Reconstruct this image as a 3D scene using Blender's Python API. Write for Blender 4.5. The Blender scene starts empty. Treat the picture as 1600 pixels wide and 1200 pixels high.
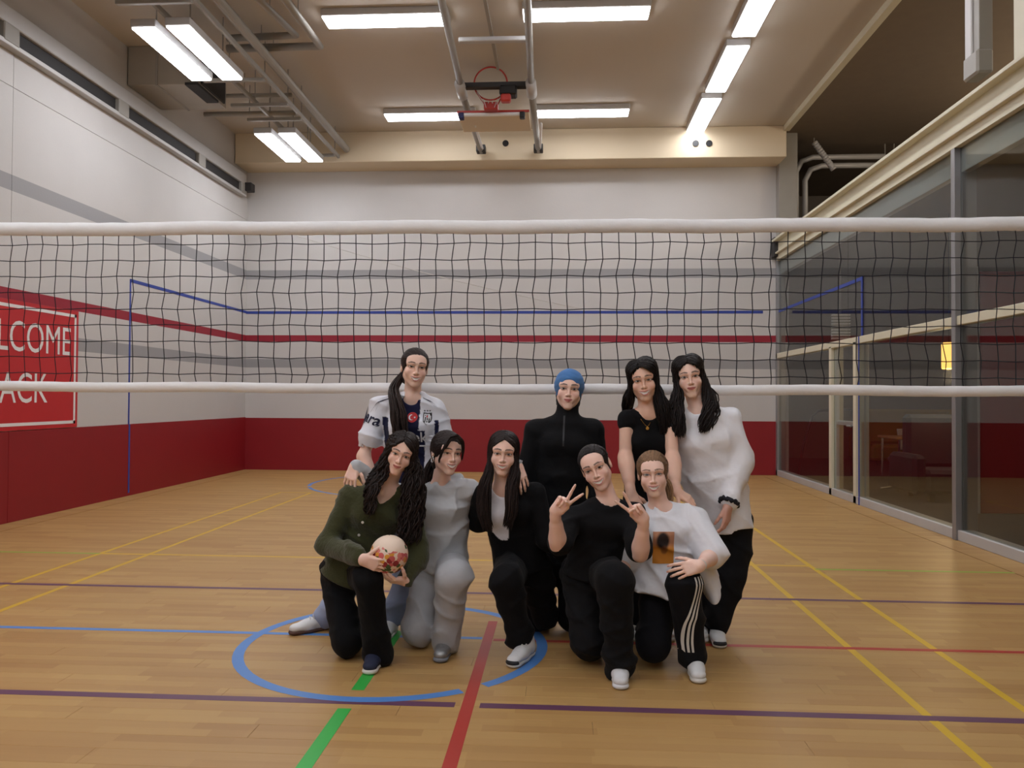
import bpy, bmesh, math, random
import numpy as np
from mathutils import Vector, Matrix
from mathutils.bvhtree import BVHTree

# ------------------------------------------------------------------ camera, world, exposure
scene = bpy.context.scene
C = scene.collection
F_PX, CAM_H = 1250.0, 1.35
_dy = np.array([75.0, -22.0, F_PX]); _dy /= np.linalg.norm(_dy)
_r = 0.0044
_dx = np.array([1.0, -_r, -(75 + 22 * _r) / F_PX]); _dx /= np.linalg.norm(_dx)
_dz = np.cross(_dy, _dx); _dz = _dz if _dz[1] > 0 else -_dz
CM = np.stack([_dx, _dy, _dz])              # world axes written in (right, up, forward)
CO = np.array([0.0, 0.0, CAM_H])

def at(px, py, Y):
    """world point seen at pixel (px, py) of the 1600x1200 photo at room depth Y"""
    d = CM @ np.array([(px - 800) / F_PX, -(py - 600) / F_PX, 1.0])
    return CO + d * (Y / d[1])

cam_data = bpy.data.cameras.new('camera')
cam = bpy.data.objects.new('camera', cam_data); C.objects.link(cam)
cam_data.sensor_width = 36.0
cam_data.lens = 36.0 * F_PX / 1600.0
cam_data.clip_end = 200
_R = Matrix.Identity(4)
for i in range(3):
    _R[i][0], _R[i][1], _R[i][2] = CM[i][0], CM[i][1], -CM[i][2]
    _R[i][3] = CO[i]
cam.matrix_world = _R
scene.camera = cam

world = bpy.data.worlds.new('world'); scene.world = world
world.use_nodes = True
world.node_tree.nodes['Background'].inputs[0].default_value = (0.02, 0.022, 0.03, 1)
world.node_tree.nodes['Background'].inputs[1].default_value = 0.3
vs = scene.view_settings
vs.view_transform = 'Standard'; vs.look = 'None'; vs.gamma = 1.0; vs.use_curve_mapping = False
vs.exposure = 0.12
LAMP_STRENGTH = 17.0

# ------------------------------------------------------------------ helpers
rng = random.Random(7)
nrng = np.random.default_rng(7)
def lin(c):
    return tuple(((v / 255) / 12.92 if v / 255 <= 0.04045 else ((v / 255 + 0.055) / 1.055) ** 2.4) for v in c)

def new_mat(name):
    m = bpy.data.materials.new(name); m.use_nodes = True
    nt = m.node_tree; b = nt.nodes['Principled BSDF']
    return m, nt, b
def N(nt, t, **kw):
    n = nt.nodes.new(t)
    for k, v in kw.items(): setattr(n, k, v)
    return n
def MATH(nt, op, a, b=None, c=None):
    n = nt.nodes.new('ShaderNodeMath'); n.operation = op
    for i, v in enumerate((a, b, c)):
        if v is None: continue
        if isinstance(v, (int, float)): n.inputs[i].default_value = v
        else: nt.links.new(v, n.inputs[i])
    return n.outputs[0]
def MIX(nt, fac, a, b, blend='MIX'):
    n = nt.nodes.new('ShaderNodeMix'); n.data_type = 'RGBA'; n.blend_type = blend
    for s, v in ((n.inputs[0], fac), (n.inputs[6], a), (n.inputs[7], b)):
        if isinstance(v, (int, float)): s.default_value = v
        elif isinstance(v, tuple): s.default_value = (*v[:3], 1)
        else: nt.links.new(v, s)
    return n.outputs[2]

def simple(name, rgb, rough=0.6, metal=0.0, var=0.08, scale=6.0, bump=0.0, bscale=60.0, emis=0.0, sheen=0.0, coat=0.0):
    m, nt, b = new_mat(name)
    col = lin(rgb)
    tc = N(nt, 'ShaderNodeTexCoord')
    nz = N(nt, 'ShaderNodeTexNoise'); nz.inputs['Scale'].default_value = scale; nz.inputs['Detail'].default_value = 4
    nt.links.new(tc.outputs['Object'], nz.inputs['Vector'])
    d = tuple(c * (1 - var) for c in col); l = tuple(min(1, c * (1 + var)) for c in col)
    nt.links.new(MIX(nt, nz.outputs[0], d, l), b.inputs['Base Color'])
    b.inputs['Roughness'].default_value = rough; b.inputs['Metallic'].default_value = metal
    if sheen: b.inputs['Sheen Weight'].default_value = sheen
    if coat: b.inputs['Coat Weight'].default_value = coat
    if bump:
        n2 = N(nt, 'ShaderNodeTexNoise'); n2.inputs['Scale'].default_value = bscale; n2.inputs['Detail'].default_value = 3
        nt.links.new(tc.outputs['Object'], n2.inputs['Vector'])
        bp = N(nt, 'ShaderNodeBump'); bp.inputs['Strength'].default_value = bump; bp.inputs['Distance'].default_value = 0.01
        nt.links.new(n2.outputs[0], bp.inputs['Height']); nt.links.new(bp.outputs[0], b.inputs['Normal'])
    if emis:
        b.inputs['Emission Color'].default_value = (*col, 1); b.inputs['Emission Strength'].default_value = emis
    return m

def attr_mat(name, rough=0.6, bump=0.0, bscale=80.0, sheen=0.0, spec=0.5, sss=0.0, var=0.06, vscale=25.0, stretch=None):
    """material whose colour is the mesh's own Col attribute (what each spot of the thing is dyed)"""
    m, nt, b = new_mat(name)
    at_ = N(nt, 'ShaderNodeAttribute'); at_.attribute_name = 'Col'
    tc = N(nt, 'ShaderNodeTexCoord')
    nz = N(nt, 'ShaderNodeTexNoise'); nz.inputs['Scale'].default_value = vscale; nz.inputs['Detail'].default_value = 3
    src = tc.outputs['Object']
    if stretch:
        mp = N(nt, 'ShaderNodeMapping'); mp.inputs['Scale'].default_value = stretch
        nt.links.new(src, mp.inputs['Vector']); src = mp.outputs[0]
    nt.links.new(src, nz.inputs['Vector'])
    f = MATH(nt, 'MULTIPLY_ADD', nz.outputs[0], 2 * var, 1 - var)
    vm = N(nt, 'ShaderNodeVectorMath', operation='SCALE')
    nt.links.new(at_.outputs['Color'], vm.inputs[0]); nt.links.new(f, vm.inputs['Scale'])
    nt.links.new(vm.outputs[0], b.inputs['Base Color'])
    b.inputs['Roughness'].default_value = rough
    b.inputs['Specular IOR Level'].default_value = spec
    if sheen: b.inputs['Sheen Weight'].default_value = sheen; b.inputs['Sheen Roughness'].default_value = 0.5
    if sss:
        b.inputs['Subsurface Weight'].default_value = sss; b.inputs['Subsurface Radius'].default_value = (0.012, 0.005, 0.003)
        b.inputs['Subsurface Scale'].default_value = 0.6
    if bump:
        n2 = N(nt, 'ShaderNodeTexNoise'); n2.inputs['Scale'].default_value = bscale; n2.inputs['Detail'].default_value = 2
        nt.links.new(src, n2.inputs['Vector'])
        bp = N(nt, 'ShaderNodeBump'); bp.inputs['Strength'].default_value = bump; bp.inputs['Distance'].default_value = 0.02
        nt.links.new(n2.outputs[0], bp.inputs['Height']); nt.links.new(bp.outputs[0], b.inputs['Normal'])
    return m

def link_mesh(name, verts, faces, mat=None, parent=None, smooth=False, col=None):
    me = bpy.data.meshes.new(name)
    if isinstance(verts, np.ndarray) and isinstance(faces, np.ndarray):
        nv, nf, k = len(verts), len(faces), faces.shape[1]
        me.vertices.add(nv); me.vertices.foreach_set('co', np.ascontiguousarray(verts, dtype=np.float32).ravel())
        me.loops.add(nf * k); me.loops.foreach_set('vertex_index', np.ascontiguousarray(faces, dtype=np.int32).ravel())
        me.polygons.add(nf); me.polygons.foreach_set('loop_start', np.arange(0, nf * k, k, dtype=np.int32))
        me.polygons.foreach_set('loop_total', np.full(nf, k, dtype=np.int32))
        me.update(calc_edges=True); me.validate()
    else:
        me.from_pydata([tuple(v) for v in verts], [], [tuple(f) for f in faces]); me.update()
    if smooth: me.polygons.foreach_set('use_smooth', np.ones(len(me.polygons), dtype=bool))
    if col is not None:
        a = me.color_attributes.new('Col', 'FLOAT_COLOR', 'POINT')
        c4 = np.ones((len(me.vertices), 4), dtype=np.float32); c4[:, :3] = col
        a.data.foreach_set('color', c4.ravel())
    if mat: me.materials.append(mat)
    o = bpy.data.objects.new(name, me); C.objects.link(o)
    if parent is not None: o.parent = parent
    return o

class MB:
    """collects solid shapes and links them as ONE mesh object"""
    def __init__(s): s.v = []; s.f = []
    def box(s, x0, x1, y0, y1, z0, z1, bev=0.0):
        if bev:
            b = min(bev, abs(x1 - x0) / 2.01, abs(y1 - y0) / 2.01, abs(z1 - z0) / 2.01)
            bm = bmesh.new(); bmesh.ops.create_cube(bm, size=1)
            for v in bm.verts: v.co = Vector(((x0 + x1) / 2 + v.co.x * (x1 - x0), (y0 + y1) / 2 + v.co.y * (y1 - y0), (z0 + z1) / 2 + v.co.z * (z1 - z0)))
            bmesh.ops.bevel(bm, geom=bm.edges[:], offset=b, segments=1, affect='EDGES')
            return s.bm(bm)
        n = len(s.v)
        s.v += [(x, y, z) for z in (z0, z1) for y in (y0, y1) for x in (x0, x1)]
        s.f += [tuple(n + i for i in q) for q in ((0, 2, 3, 1), (4, 5, 7, 6), (0, 1, 5, 4), (2, 6, 7, 3), (0, 4, 6, 2), (1, 3, 7, 5))]
        return s
    def bm(s, bm):
        n = len(s.v); bm.verts.index_update()
        s.v += [tuple(v.co) for v in bm.verts]; s.f += [tuple(n + v.index for v in f.verts) for f in bm.faces]
        bm.free(); return s
    def tube(s, pts, r, seg=8, caps=True, closed=False):
        pts = [Vector(p) for p in pts]; k = len(pts)
        rs = r if isinstance(r, (list, tuple)) else [r] * k
        n0 = len(s.v); up = None
        for i, p in enumerate(pts):
            if closed: t = pts[(i + 1) % k] - pts[i - 1]
            else: t = pts[min(i + 1, k - 1)] - pts[max(i - 1, 0)]
            t.normalize()
            if up is None: up = Vector((0, 0, 1)) if abs(t.z) < 0.9 else Vector((1, 0, 0))
            a = t.cross(up)
            if a.length < 1e-6: a = t.orthogonal()
            a.normalize(); b = a.cross(t).normalized(); up = b
            for j in range(seg):
                w = 2 * math.pi * j / seg
                s.v.append(tuple(p + (a * math.cos(w) + b * math.sin(w)) * rs[i]))
        m = k if closed else k - 1
        for i in range(m):
            for j in range(seg):
                a0 = n0 + i * seg; b0 = n0 + ((i + 1) % k) * seg; j2 = (j + 1) % seg
                s.f.append((a0 + j, a0 + j2, b0 + j2, b0 + j))
        if caps and not closed:
            s.f.append(tuple(n0 + j for j in range(seg - 1, -1, -1)))
            e = n0 + (k - 1) * seg; s.f.append(tuple(e + j for j in range(seg)))
        return s
    def bar(s, p0, p1, w, h, up=(0, 0, 1)):
        p0, p1, up = Vector(p0), Vector(p1), Vector(up)
        t = (p1 - p0).normalized(); a = t.cross(up).normalized(); b = a.cross(t)
        n = len(s.v)
        for p in (p0, p1):
            for i, j in ((-1, -1), (1, -1), (1, 1), (-1, 1)):
                s.v.append(tuple(p + a * i * w / 2 + b * j * h / 2))
        s.f += [tuple(n + i for i in q) for q in ((0, 1, 2, 3), (7, 6, 5, 4), (0, 4, 5, 1), (1, 5, 6, 2), (2, 6, 7, 3), (3, 7, 4, 0))]
        return s
    def lathe(s, c, prof, seg=24):
        n = len(s.v); k = len(prof)
        for r, z in prof:
            for j in range(seg):
                w = 2 * math.pi * j / seg
                s.v.append((c[0] + r * math.cos(w), c[1] + r * math.sin(w), c[2] + z))
        for i in range(k - 1):
            for j in range(seg):
                j2 = (j + 1) % seg
                s.f.append((n + i * seg + j, n + i * seg + j2, n + (i + 1) * seg + j2, n + (i + 1) * seg + j))
        s.f.append(tuple(n + j for j in range(seg - 1, -1, -1))); e = n + (k - 1) * seg
        s.f.append(tuple(e + j for j in range(seg)))
        return s
    def quad(s, *p):
        n = len(s.v); s.v += [tuple(q) for q in p]; s.f.append(tuple(range(n, n + len(p)))); return s
    def build(s, name, mat, parent=None, smooth=False):
        return link_mesh(name, s.v, s.f, mat, parent, smooth)

def tag(o, label=None, cat=None, group=None, kind=None):
    if label: o['label'] = label
    if cat: o['category'] = cat
    if group: o['group'] = group
    if kind: o['kind'] = kind
    return o
def empty(name, loc=(0, 0, 0), **kw):
    o = bpy.data.objects.new(name, None); C.objects.link(o); o.location = loc; o.empty_display_size = 0.1
    bpy.context.view_layer.update()
    return tag(o, **kw)
def hang(o, parent):
    """parent o to an Empty that stands away from the origin, keeping o where it is"""
    o.parent = parent; o.matrix_parent_inverse = Matrix.Translation(parent.location).inverted()
    return o

# ------------------------------------------------------------------ room measures
XL, XR, YB, YF, ZC = -5.82, 3.86, 14.5, -9.0, 6.05
RED = (138, 18, 28); WALLW = (196, 193, 190)

def wall_mat(name, blue=False):
    m, nt, b = new_mat(name)
    geo = N(nt, 'ShaderNodeNewGeometry'); sep = N(nt, 'ShaderNodeSeparateXYZ')
    nt.links.new(geo.outputs['Position'], sep.inputs[0]); z = sep.outputs[2]
    nz = N(nt, 'ShaderNodeTexNoise'); nz.inputs['Scale'].default_value = 1.3; nz.inputs['Detail'].default_value = 5
    nt.links.new(geo.outputs['Position'], nz.inputs['Vector'])
    w = lin(WALLW)
    col = MIX(nt, nz.outputs[0], tuple(c * 0.94 for c in w), tuple(c * 1.06 for c in w))
    def band(col, z0, z1, rgb):
        f = MATH(nt, 'MULTIPLY', MATH(nt, 'GREATER_THAN', z, z0), MATH(nt, 'LESS_THAN', z, z1))
        return MIX(nt, f, col, lin(rgb))
    col = band(col, 3.52, 3.69, (150, 149, 150))
    col = band(col, 1.885, 2.045, (150, 149, 150))
    col = band(col, 2.365, 2.485, (146, 26, 46))
    nt.links.new(col, b.inputs['Base Color']); b.inputs['Roughness'].default_value = 0.55
    bp = N(nt, 'ShaderNodeBump'); bp.inputs['Strength'].default_value = 0.08; bp.inputs['Distance'].default_value = 0.01
    n2 = N(nt, 'ShaderNodeTexNoise'); n2.inputs['Scale'].default_value = 40
    nt.links.new(geo.outputs['Position'], n2.inputs['Vector'])
    nt.links.new(n2.outputs[0], bp.inputs['Height']); nt.links.new(bp.outputs[0], b.inputs['Normal'])
    return m

def floor_mat():
    m, nt, b = new_mat('sports_parquet')
    geo = N(nt, 'ShaderNodeNewGeometry'); sep = N(nt, 'ShaderNodeSeparateXYZ')
    nt.links.new(geo.outputs['Position'], sep.inputs[0]); x, y = sep.outputs[0], sep.outputs[1]
    def cells(w, L, ox):
        row = MATH(nt, 'FLOOR', MATH(nt, 'DIVIDE', y, w))
        wn = N(nt, 'ShaderNodeTexWhiteNoise', noise_dimensions='1D'); nt.links.new(row, wn.inputs['W'])
        xs = MATH(nt, 'FLOOR', MATH(nt, 'DIVIDE', MATH(nt, 'ADD', x, MATH(nt, 'MULTIPLY', wn.outputs['Value'], ox)), L))
        cb = N(nt, 'ShaderNodeCombineXYZ'); nt.links.new(row, cb.inputs[0]); nt.links.new(xs, cb.inputs[1])
        w2 = N(nt, 'ShaderNodeTexWhiteNoise', noise_dimensions='2D'); nt.links.new(cb.outputs[0], w2.inputs['Vector'])
        return w2.outputs['Value']
    c1 = cells(0.065, 0.47, 5.0); c2 = cells(0.13, 2.2, 3.0)
    mp = N(nt, 'ShaderNodeMapping'); mp.inputs['Scale'].default_value = (1.6, 42, 1)
    nt.links.new(geo.outputs['Position'], mp.inputs['Vector'])
    gr = N(nt, 'ShaderNodeTexNoise'); gr.inputs['Scale'].default_value = 1.0; gr.inputs['Detail'].default_value = 5
    nt.links.new(mp.outputs[0], gr.inputs['Vector'])
    tone = MATH(nt, 'ADD', MATH(nt, 'MULTIPLY', c1, 0.5), MATH(nt, 'ADD', MATH(nt, 'MULTIPLY', c2, 0.25), MATH(nt, 'MULTIPLY', gr.outputs[0], 0.25)))
    cr = N(nt, 'ShaderNodeValToRGB'); nt.links.new(tone, cr.inputs[0])
    cr.color_ramp.elements[0].position = 0.1; cr.color_ramp.elements[0].color = (*lin((164, 124, 74)), 1)
    cr.color_ramp.elements[1].position = 0.9; cr.color_ramp.elements[1].color = (*lin((186, 150, 94)), 1)
    nt.links.new(cr.outputs[0], b.inputs['Base Color'])
    b.inputs['Roughness'].default_value = 0.42; b.inputs['Specular IOR Level'].default_value = 0.35
    return m

M = {}
M['wall'] = wall_mat('painted_wall_panels'); M['floor'] = floor_mat()
M['red'] = simple('dark_red_wall_paint', RED, 0.5, var=0.07, scale=2)
M['ceil'] = simple('cream_ceiling_paint', (192, 182, 168), 0.8, var=0.04, scale=0.6)
M['upper'] = simple('upper_wall_plaster', (176, 168, 158), 0.8, var=0.05, scale=1.0)
M['beam'] = simple('cream_beam_paint', (212, 196, 168), 0.7, var=0.05, scale=1.0)
M['steel'] = simple('cream_steel_paint', (206, 200, 176), 0.5, var=0.08, scale=3)
M['alu'] = simple('brushed_aluminium', (150, 150, 152), 0.4, metal=0.6, var=0.05)
M['alu_l'] = simple('light_grey_aluminium', (186, 184, 182), 0.5, metal=0.2, var=0.05)
M['dark'] = simple('dark_grey_rubber', (42, 40, 40), 0.7)
M['black'] = simple('black_plastic', (18, 18, 20), 0.5)
M['grey'] = simple('mid_grey_metal_paint', (150, 146, 138), 0.5, var=0.06)
M['galv'] = simple('galvanised_duct', (165, 158, 146), 0.45, metal=0.25, var=0.1, scale=3)
M['blue_tape'] = simple('blue_tape', (44, 66, 150), 0.5)
M['white'] = simple('white_paint', (225, 224, 222), 0.5, var=0.03)
M['red_met'] = simple('orange_red_enamel', (176, 50, 40), 0.45)
M['blue_pad'] = simple('navy_pad', (28, 32, 84), 0.6)
M['banner'] = simple('red_banner_vinyl', (186, 34, 40), 0.45, var=0.05)
M['lamp'] = simple('lit_diffuser', (246, 248, 255), 0.4, var=0.0, emis=LAMP_STRENGTH)
M['cord_w'] = simple('pale_cord', (196, 192, 186), 0.7)

def struct(mb, name, mat, parent=None, label=None):
    o = mb.build(name, mat, parent)
    if parent is None: o['kind'] = 'structure'
    if label: o['label'] = label
    return o

# ------------------------------------------------------------------ floor and its boards
X_OUT = 10.2
fl = struct(MB().box(XL - .2, XR + .1, YF - .2, YB + .2, -0.2, -0.004), 'floor', M['floor'], label='glossy light wood sports floor with coloured court lines')
PW, PL = 0.13, 2.2
Y0b, Y1b = PW * 21, PW * 47                    # boards near enough to tell apart
xa, xb = XL + .31, XR - .31
board_mesh = {}
for r in range(21, 47):
    off = (r * 0.83) % PL
    x = xa - off
    while x < xb:
        s, e = max(x, xa), min(x + PL, xb)
        if e - s > 0.05:
            key = round(e - s, 3)
            if key not in board_mesh:
                mb = MB(); L, g = e - s, 0.0006
                mb.box(g, L - g, g, PW - g, -0.004, 0.0, 0.0006)
                o = mb.build('floor_board', M['floor'], fl); board_mesh[key] = o.data
            else:
                o = bpy.data.objects.new('floor_board', board_mesh[key]); C.objects.link(o); o.parent = fl
            o.location = (s, r * PW, 0)
        x += PL
struct(MB().box(xa, xb, YF - .2, Y0b, -0.004, 0).box(xa, xb, Y1b, YB - .31, -0.004, 0), 'floor_field', M['floor'], fl)
M['groove'] = simple('floor_gap', (58, 40, 26), 0.8)
for (x0, x1, y0, y1) in ((XL, xa - .012, YF, YB), (xb + .012, XR, YF, YB), (xa - .012, xb + .012, YB - .298, YB)):
    struct(MB().box(x0, x1, y0, y1, -0.004, 0.0), 'border_board', M['floor'], fl)
struct(MB().box(XL, XR, YF, YB, -0.0045, -0.003), 'expansion_gap', M['groove'], fl)

# court lines (paint, 0.5 mm proud)
M['l_yel'] = simple('yellow_line_paint', (206, 168, 40), 0.45)
M['l_pur'] = simple('purple_line_paint', (96, 58, 84), 0.45)
M['l_blue'] = simple('blue_line_paint', (78, 130, 196), 0.45)
M['l_green'] = simple('green_line_paint', (48, 170, 66), 0.45)
M['l_lime'] = simple('lime_line_paint', (140, 170, 60), 0.45)
M['l_red'] = simple('red_line_paint', (170, 52, 42), 0.45)
_lz = [0.0004]
def line(x0, x1, y0, y1, m):
    _lz[0] += 0.00004
    struct(MB().box(x0, x1, y0, y1, 0.0, _lz[0]), 'court_line', M[m], fl)
def arc_line(cx, cy, r, w, a0, a1, m):
    _lz[0] += 0.00004
    mb = MB(); n = 64; z = _lz[0]
    for i in range(n):
        A, B = a0 + (a1 - a0) * i / n, a0 + (a1 - a0) * (i + 1) / n
        p = [(cx + q * math.cos(t), cy + q * math.sin(t), z) for q, t in ((r - w / 2, A), (r + w / 2, A), (r + w / 2, B), (r - w / 2, B))]
        mb.quad(*p)
    struct(mb, 'court_line', M[m], fl)
for x in (-3.92, -3.49, 1.575, 2.03): line(x - .02, x + .02, -2.2, 11.1, 'l_yel')
line(-3.92, 2.03, 6.62, 6.66, 'l_yel'); line(XL + .3, -3.92, 6.62, 6.66, 'l_lime'); line(2.03, XR - .3, 6.5, 6.54, 'l_lime')
line(-3.92, 2.03, 11.06, 11.1, 'l_yel')
line(xa, xb, 5.50, 5.55, 'l_pur'); line(xa, -0.455, 3.49, 3.545, 'l_pur'); line(-0.345, xb, 3.49, 3.545, 'l_pur')
line(xa, -0.43, 4.475, 4.515, 'l_blue'); line(-0.365, xb, 4.45, 4.49, 'l_red')
line(-0.425, -0.37, -2.0, 4.84, 'l_red')
line(-0.955, -0.895, -2.0, 3.44, 'l_green'); line(-0.955, -0.895, 3.66, 4.6, 'l_green')
arc_line(-0.90, 4.355, 0.81, 0.058, math.radians(-47), math.radians(304), 'l_blue')
arc_line(-2.1, 12.4, 1.75, 0.055, math.radians(95), math.radians(196), 'l_blue')
arc_line(-2.1, 12.4, 1.75, 0.055, math.radians(202), math.radians(265), 'l_blue')

# ------------------------------------------------------------------ walls and ceiling
wl = struct(MB().box(XL - .25, XL - .012, YF - .2, YB + .2, 0, ZC), 'wall_left', M['upper'], label='tall left wall with white panels over a red wainscot')
RAILZ = 5.03
for (y0, y1) in ((YF, 1.6), (1.605, 8.12), (8.125, YB)):
    for (z0, z1) in ((0.965, 4.62), (4.625, RAILZ)):
        struct(MB().box(XL - .012, XL, y0, y1, z0, z1, 0.002), 'wall_panel', M['wall'], wl)
    struct(MB().box(XL - .012, XL + .012, y0, y1, 0.0, 0.965, 0.003), 'wainscot_panel', M['red'], wl)
wb = struct(MB().box(XL - .2, XR + .2, YB, YB + .25, 0, ZC), 'wall_back', M['wall'], label='pale back wall with grey, blue and red stripes')
struct(MB().box(XL, XR, YB - .012, YB, 0.0, 0.955, 0.003), 'wainscot_panel', M['red'], wb)
struct(MB().box(XL, XR, YF - .25, YF, 0, ZC), 'wall_front', M['wall'], label='plain wall behind the viewer')
ce = struct(MB().box(XL - .25, XR + .05, YF - .2, YB + .25, ZC, ZC + .2), 'ceiling', M['ceil'], label='cream painted hall ceiling')
tb = struct(MB().box(XL, XR, 13.9, YB - .002, 5.51, ZC, 0.01), 'trim_1', M['beam'], label='cream ceiling beam along the back wall')
for px in (790, 1087, 1108):
    p = at(px, 224, 13.895)
    mb = MB(); mb.tube([(p[0], 13.90, p[2]), (p[0], 13.885, p[2])], 0.055, 16)
    struct(mb, 'pipe_hole', M['black'], tb)
# stripes of blue tape on left wall, back wall
t = 0.035
struct(MB().box(XL, XL + .004, 10.49 - t / 2, 10.49 + t / 2, 0.96, 2.93).box(XL + .01, XL + .016, 10.49 - t / 2, 10.49 + t / 2, 0.04, 0.965), 'tape_line', M['blue_tape'], wl)
struct(MB().box(XL, XL + .004, 10.49, YB, 2.89, 2.935), 'tape_line', M['blue_tape'], wl)
struct(MB().box(XL, XR - .25, YB - .004, YB, 2.88, 2.93), 'tape_line', M['blue_tape'], wb)
# slotted rail high on the left wall
rail = empty('trim_2', (XL, 8, RAILZ)); rail['kind'] = 'structure'; rail['label'] = 'pale slotted rail high along the left wall'
def rp(mb, name, m): return hang(mb.build(name, M[m]), rail)
rp(MB().box(XL, XL + .10, YF, 14.2, RAILZ + .17, RAILZ + .36, 0.01), 'upper_flange', 'alu_l')
rp(MB().box(XL, XL + .05, YF, 14.2, RAILZ - .02, RAILZ + .17), 'slot', 'dark')
rp(MB().box(XL, XL + .10, YF, 14.2, RAILZ - .05, RAILZ + .0, 0.005), 'lower_flange', 'alu_l')
for y in (-1.0, 1.2, 3.4, 5.6, 7.95, 10.1, 12.4, 14.1):
    rp(MB().box(XL, XL + .105, y - .12, y + .12, RAILZ - .02, RAILZ + .18, 0.01), 'bracket', 'grey')
rp(MB().box(XL, XL + .22, 14.12, 14.3, RAILZ + .05, RAILZ + .2, .01), 'end_stop', 'dark')

# red welcome banner on the left wall
bn = empty('welcome_banner', (XL + .01, 7.9, .97), label='red WELCOME BACK banner with white frame on the left wall', cat='banner')
BY0, BY1, BZ0, BZ1 = 6.3, 9.31, 0.972, 2.362
hang(MB().box(XL + .0125, XL + .016, BY0, BY1, BZ0, BZ1).build('banner_sheet', M['banner']), bn)
fr = MB(); i_, w_ = 0.045, 0.035; xb0, xb1 = XL + .0165, XL + .0185
fr.box(xb0, xb1, BY0 + i_, BY1 - i_, BZ1 - i_ - w_, BZ1 - i_).box(xb0, xb1, BY0 + i_, BY1 - i_, BZ0 + i_, BZ0 + i_ + w_)
fr.box(xb0, xb1, BY0 + i_, BY0 + i_ + w_, BZ0 + i_, BZ1 - i_).box(xb0, xb1, BY1 - i_ - w_, BY1 - i_, BZ0 + i_, BZ1 - i_)
hang(fr.build('banner_frame', M['white']), bn)

def text_mesh(txt, size=1.0, sx=1.0, align='CENTER', bold=0.0, spacing=1.0):
    """flat outline of some lettering, as verts (n,2) and faces"""
    cu = bpy.data.curves.new('lettering', 'FONT'); cu.body = txt; cu.size = size; cu.align_x = align; cu.align_y = 'CENTER'
    cu.offset = bold; cu.space_character = spacing; cu.resolution_u = 4
    o = bpy.data.objects.new('lettering', cu); C.objects.link(o)
    dg = bpy.context.evaluated_depsgraph_get(); dg.update()
    me = bpy.data.meshes.new_from_object(o.evaluated_get(dg))
    v = np.array([(p.co.x * sx, p.co.y) for p in me.vertices]); f = [tuple(p.vertices) for p in me.polygons]
    bpy.data.objects.remove(o); bpy.data.curves.remove(cu); bpy.data.meshes.remove(me)
    return v, f
for txt, yr, zc in (('WELCOME', 9.17, 1.965), ('BACK', 8.74, 1.41)):
    v, f = text_mesh(txt, 0.47, 0.82, 'RIGHT', 0.0)
    hang(link_mesh('lettering', [(XL + .0185, yr + p[0], zc + p[1]) for p in v], f, M['white']), bn)

# loose pale cord strung in front of the back wall
p0, p1 = at(390, 345, 14.2), at(905, 482, 14.3)
mb = MB(); mb.tube([tuple(p0 + (p1 - p0) * k / 8 - np.array([0, 0, .10 * math.sin(math.pi * k / 8)])) for k in range(9)], 0.009, 6)
hang(mb.build('cord', M['cord_w']), rail)

# ------------------------------------------------------------------ ceiling lamps
def lamp(x0, x1, y0, y1, z, label, group, h=0.09, hang_to=None):
    e = empty('ceiling_lamp', ((x0 + x1) / 2, (y0 + y1) / 2, z), label=label, cat='lamp', group=group)
    b = 0.012
    hang(MB().box(x0 - b, x1 + b, y0 - b, y1 + b, z, z + h, 0.008).build('housing', M['alu_l']), e)
    hang(MB().box(x0, x1, y0, y1, z - .022, z - .0005, 0.008).build('diffuser', M['lamp']), e)
    if hang_to:
        lx, ly = x1 - x0, y1 - y0
        for s in (0.2, 0.8):
            px, py = ((x0 + x1) / 2, y0 + ly * s) if ly > lx else (x0 + lx * s, (y0 + y1) / 2)
            hang(MB().tube([(px, py, z + h), (px, py, hang_to)], 0.008, 6).build('hanger_rod', M['grey']), e)
    return e
zc = ZC - .09
gl = 'fluorescent lamps across the ceiling'
lamp(-2.9, -1.38, 9.45, 9.75, zc, 'ceiling lamp left of the hoop struts, near row', gl)
lamp(-0.46, 1.04, 9.40, 9.70, zc, 'ceiling lamp right of the hoop struts, near row', gl)
lamp(-2.88, -1.40, 12.8, 13.1, zc, 'ceiling lamp behind the hoop board, to its left', gl)
lamp(-0.44, 1.08, 12.75, 13.05, zc, 'ceiling lamp behind the hoop board, to its right', gl)
gr_ = 'end to end lamps above the glass wall'
for k, (a, b) in enumerate(((8.70, 10.22), (10.52, 12.06), (12.36, 13.86))):
    lamp(2.16, 2.45, a, b, zc, ('lamp of the row by the glass wall, cut by the top edge', 'middle lamp of the row by the glass wall', 'farthest lamp of the row, just before the beam')[k], gr_)
gp = 'paired lamps hung by the left wall'
lamp(-4.72, -4.46, 8.46, 9.90, 5.4, 'outer lamp of the near pair beside the duct', gp, hang_to=ZC)
lamp(-4.32, -4.06, 8.44, 9.90, 5.4, 'inner lamp of the near pair beside the duct', gp, hang_to=ZC)
lamp(-4.72, -4.46, 12.0, 13.42, 5.4, 'outer lamp of the far pair near the corner', gp, hang_to=ZC)
lamp(-4.34, -4.08, 12.0, 13.44, 5.4, 'inner lamp of the far pair near the corner', gp, hang_to=ZC)
gb = 'unseen ceiling lamps added behind the viewer'
for y in (6.1, 2.6, -0.9, -3.8, -6.8):  # unseen lamps added to light the hall and the women's fronts
    for x in (-2.9, -0.46): lamp(x, x + 1.5, y, y + .3, zc, 'unseen ceiling lamp added above and behind the viewer', gb)
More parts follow.
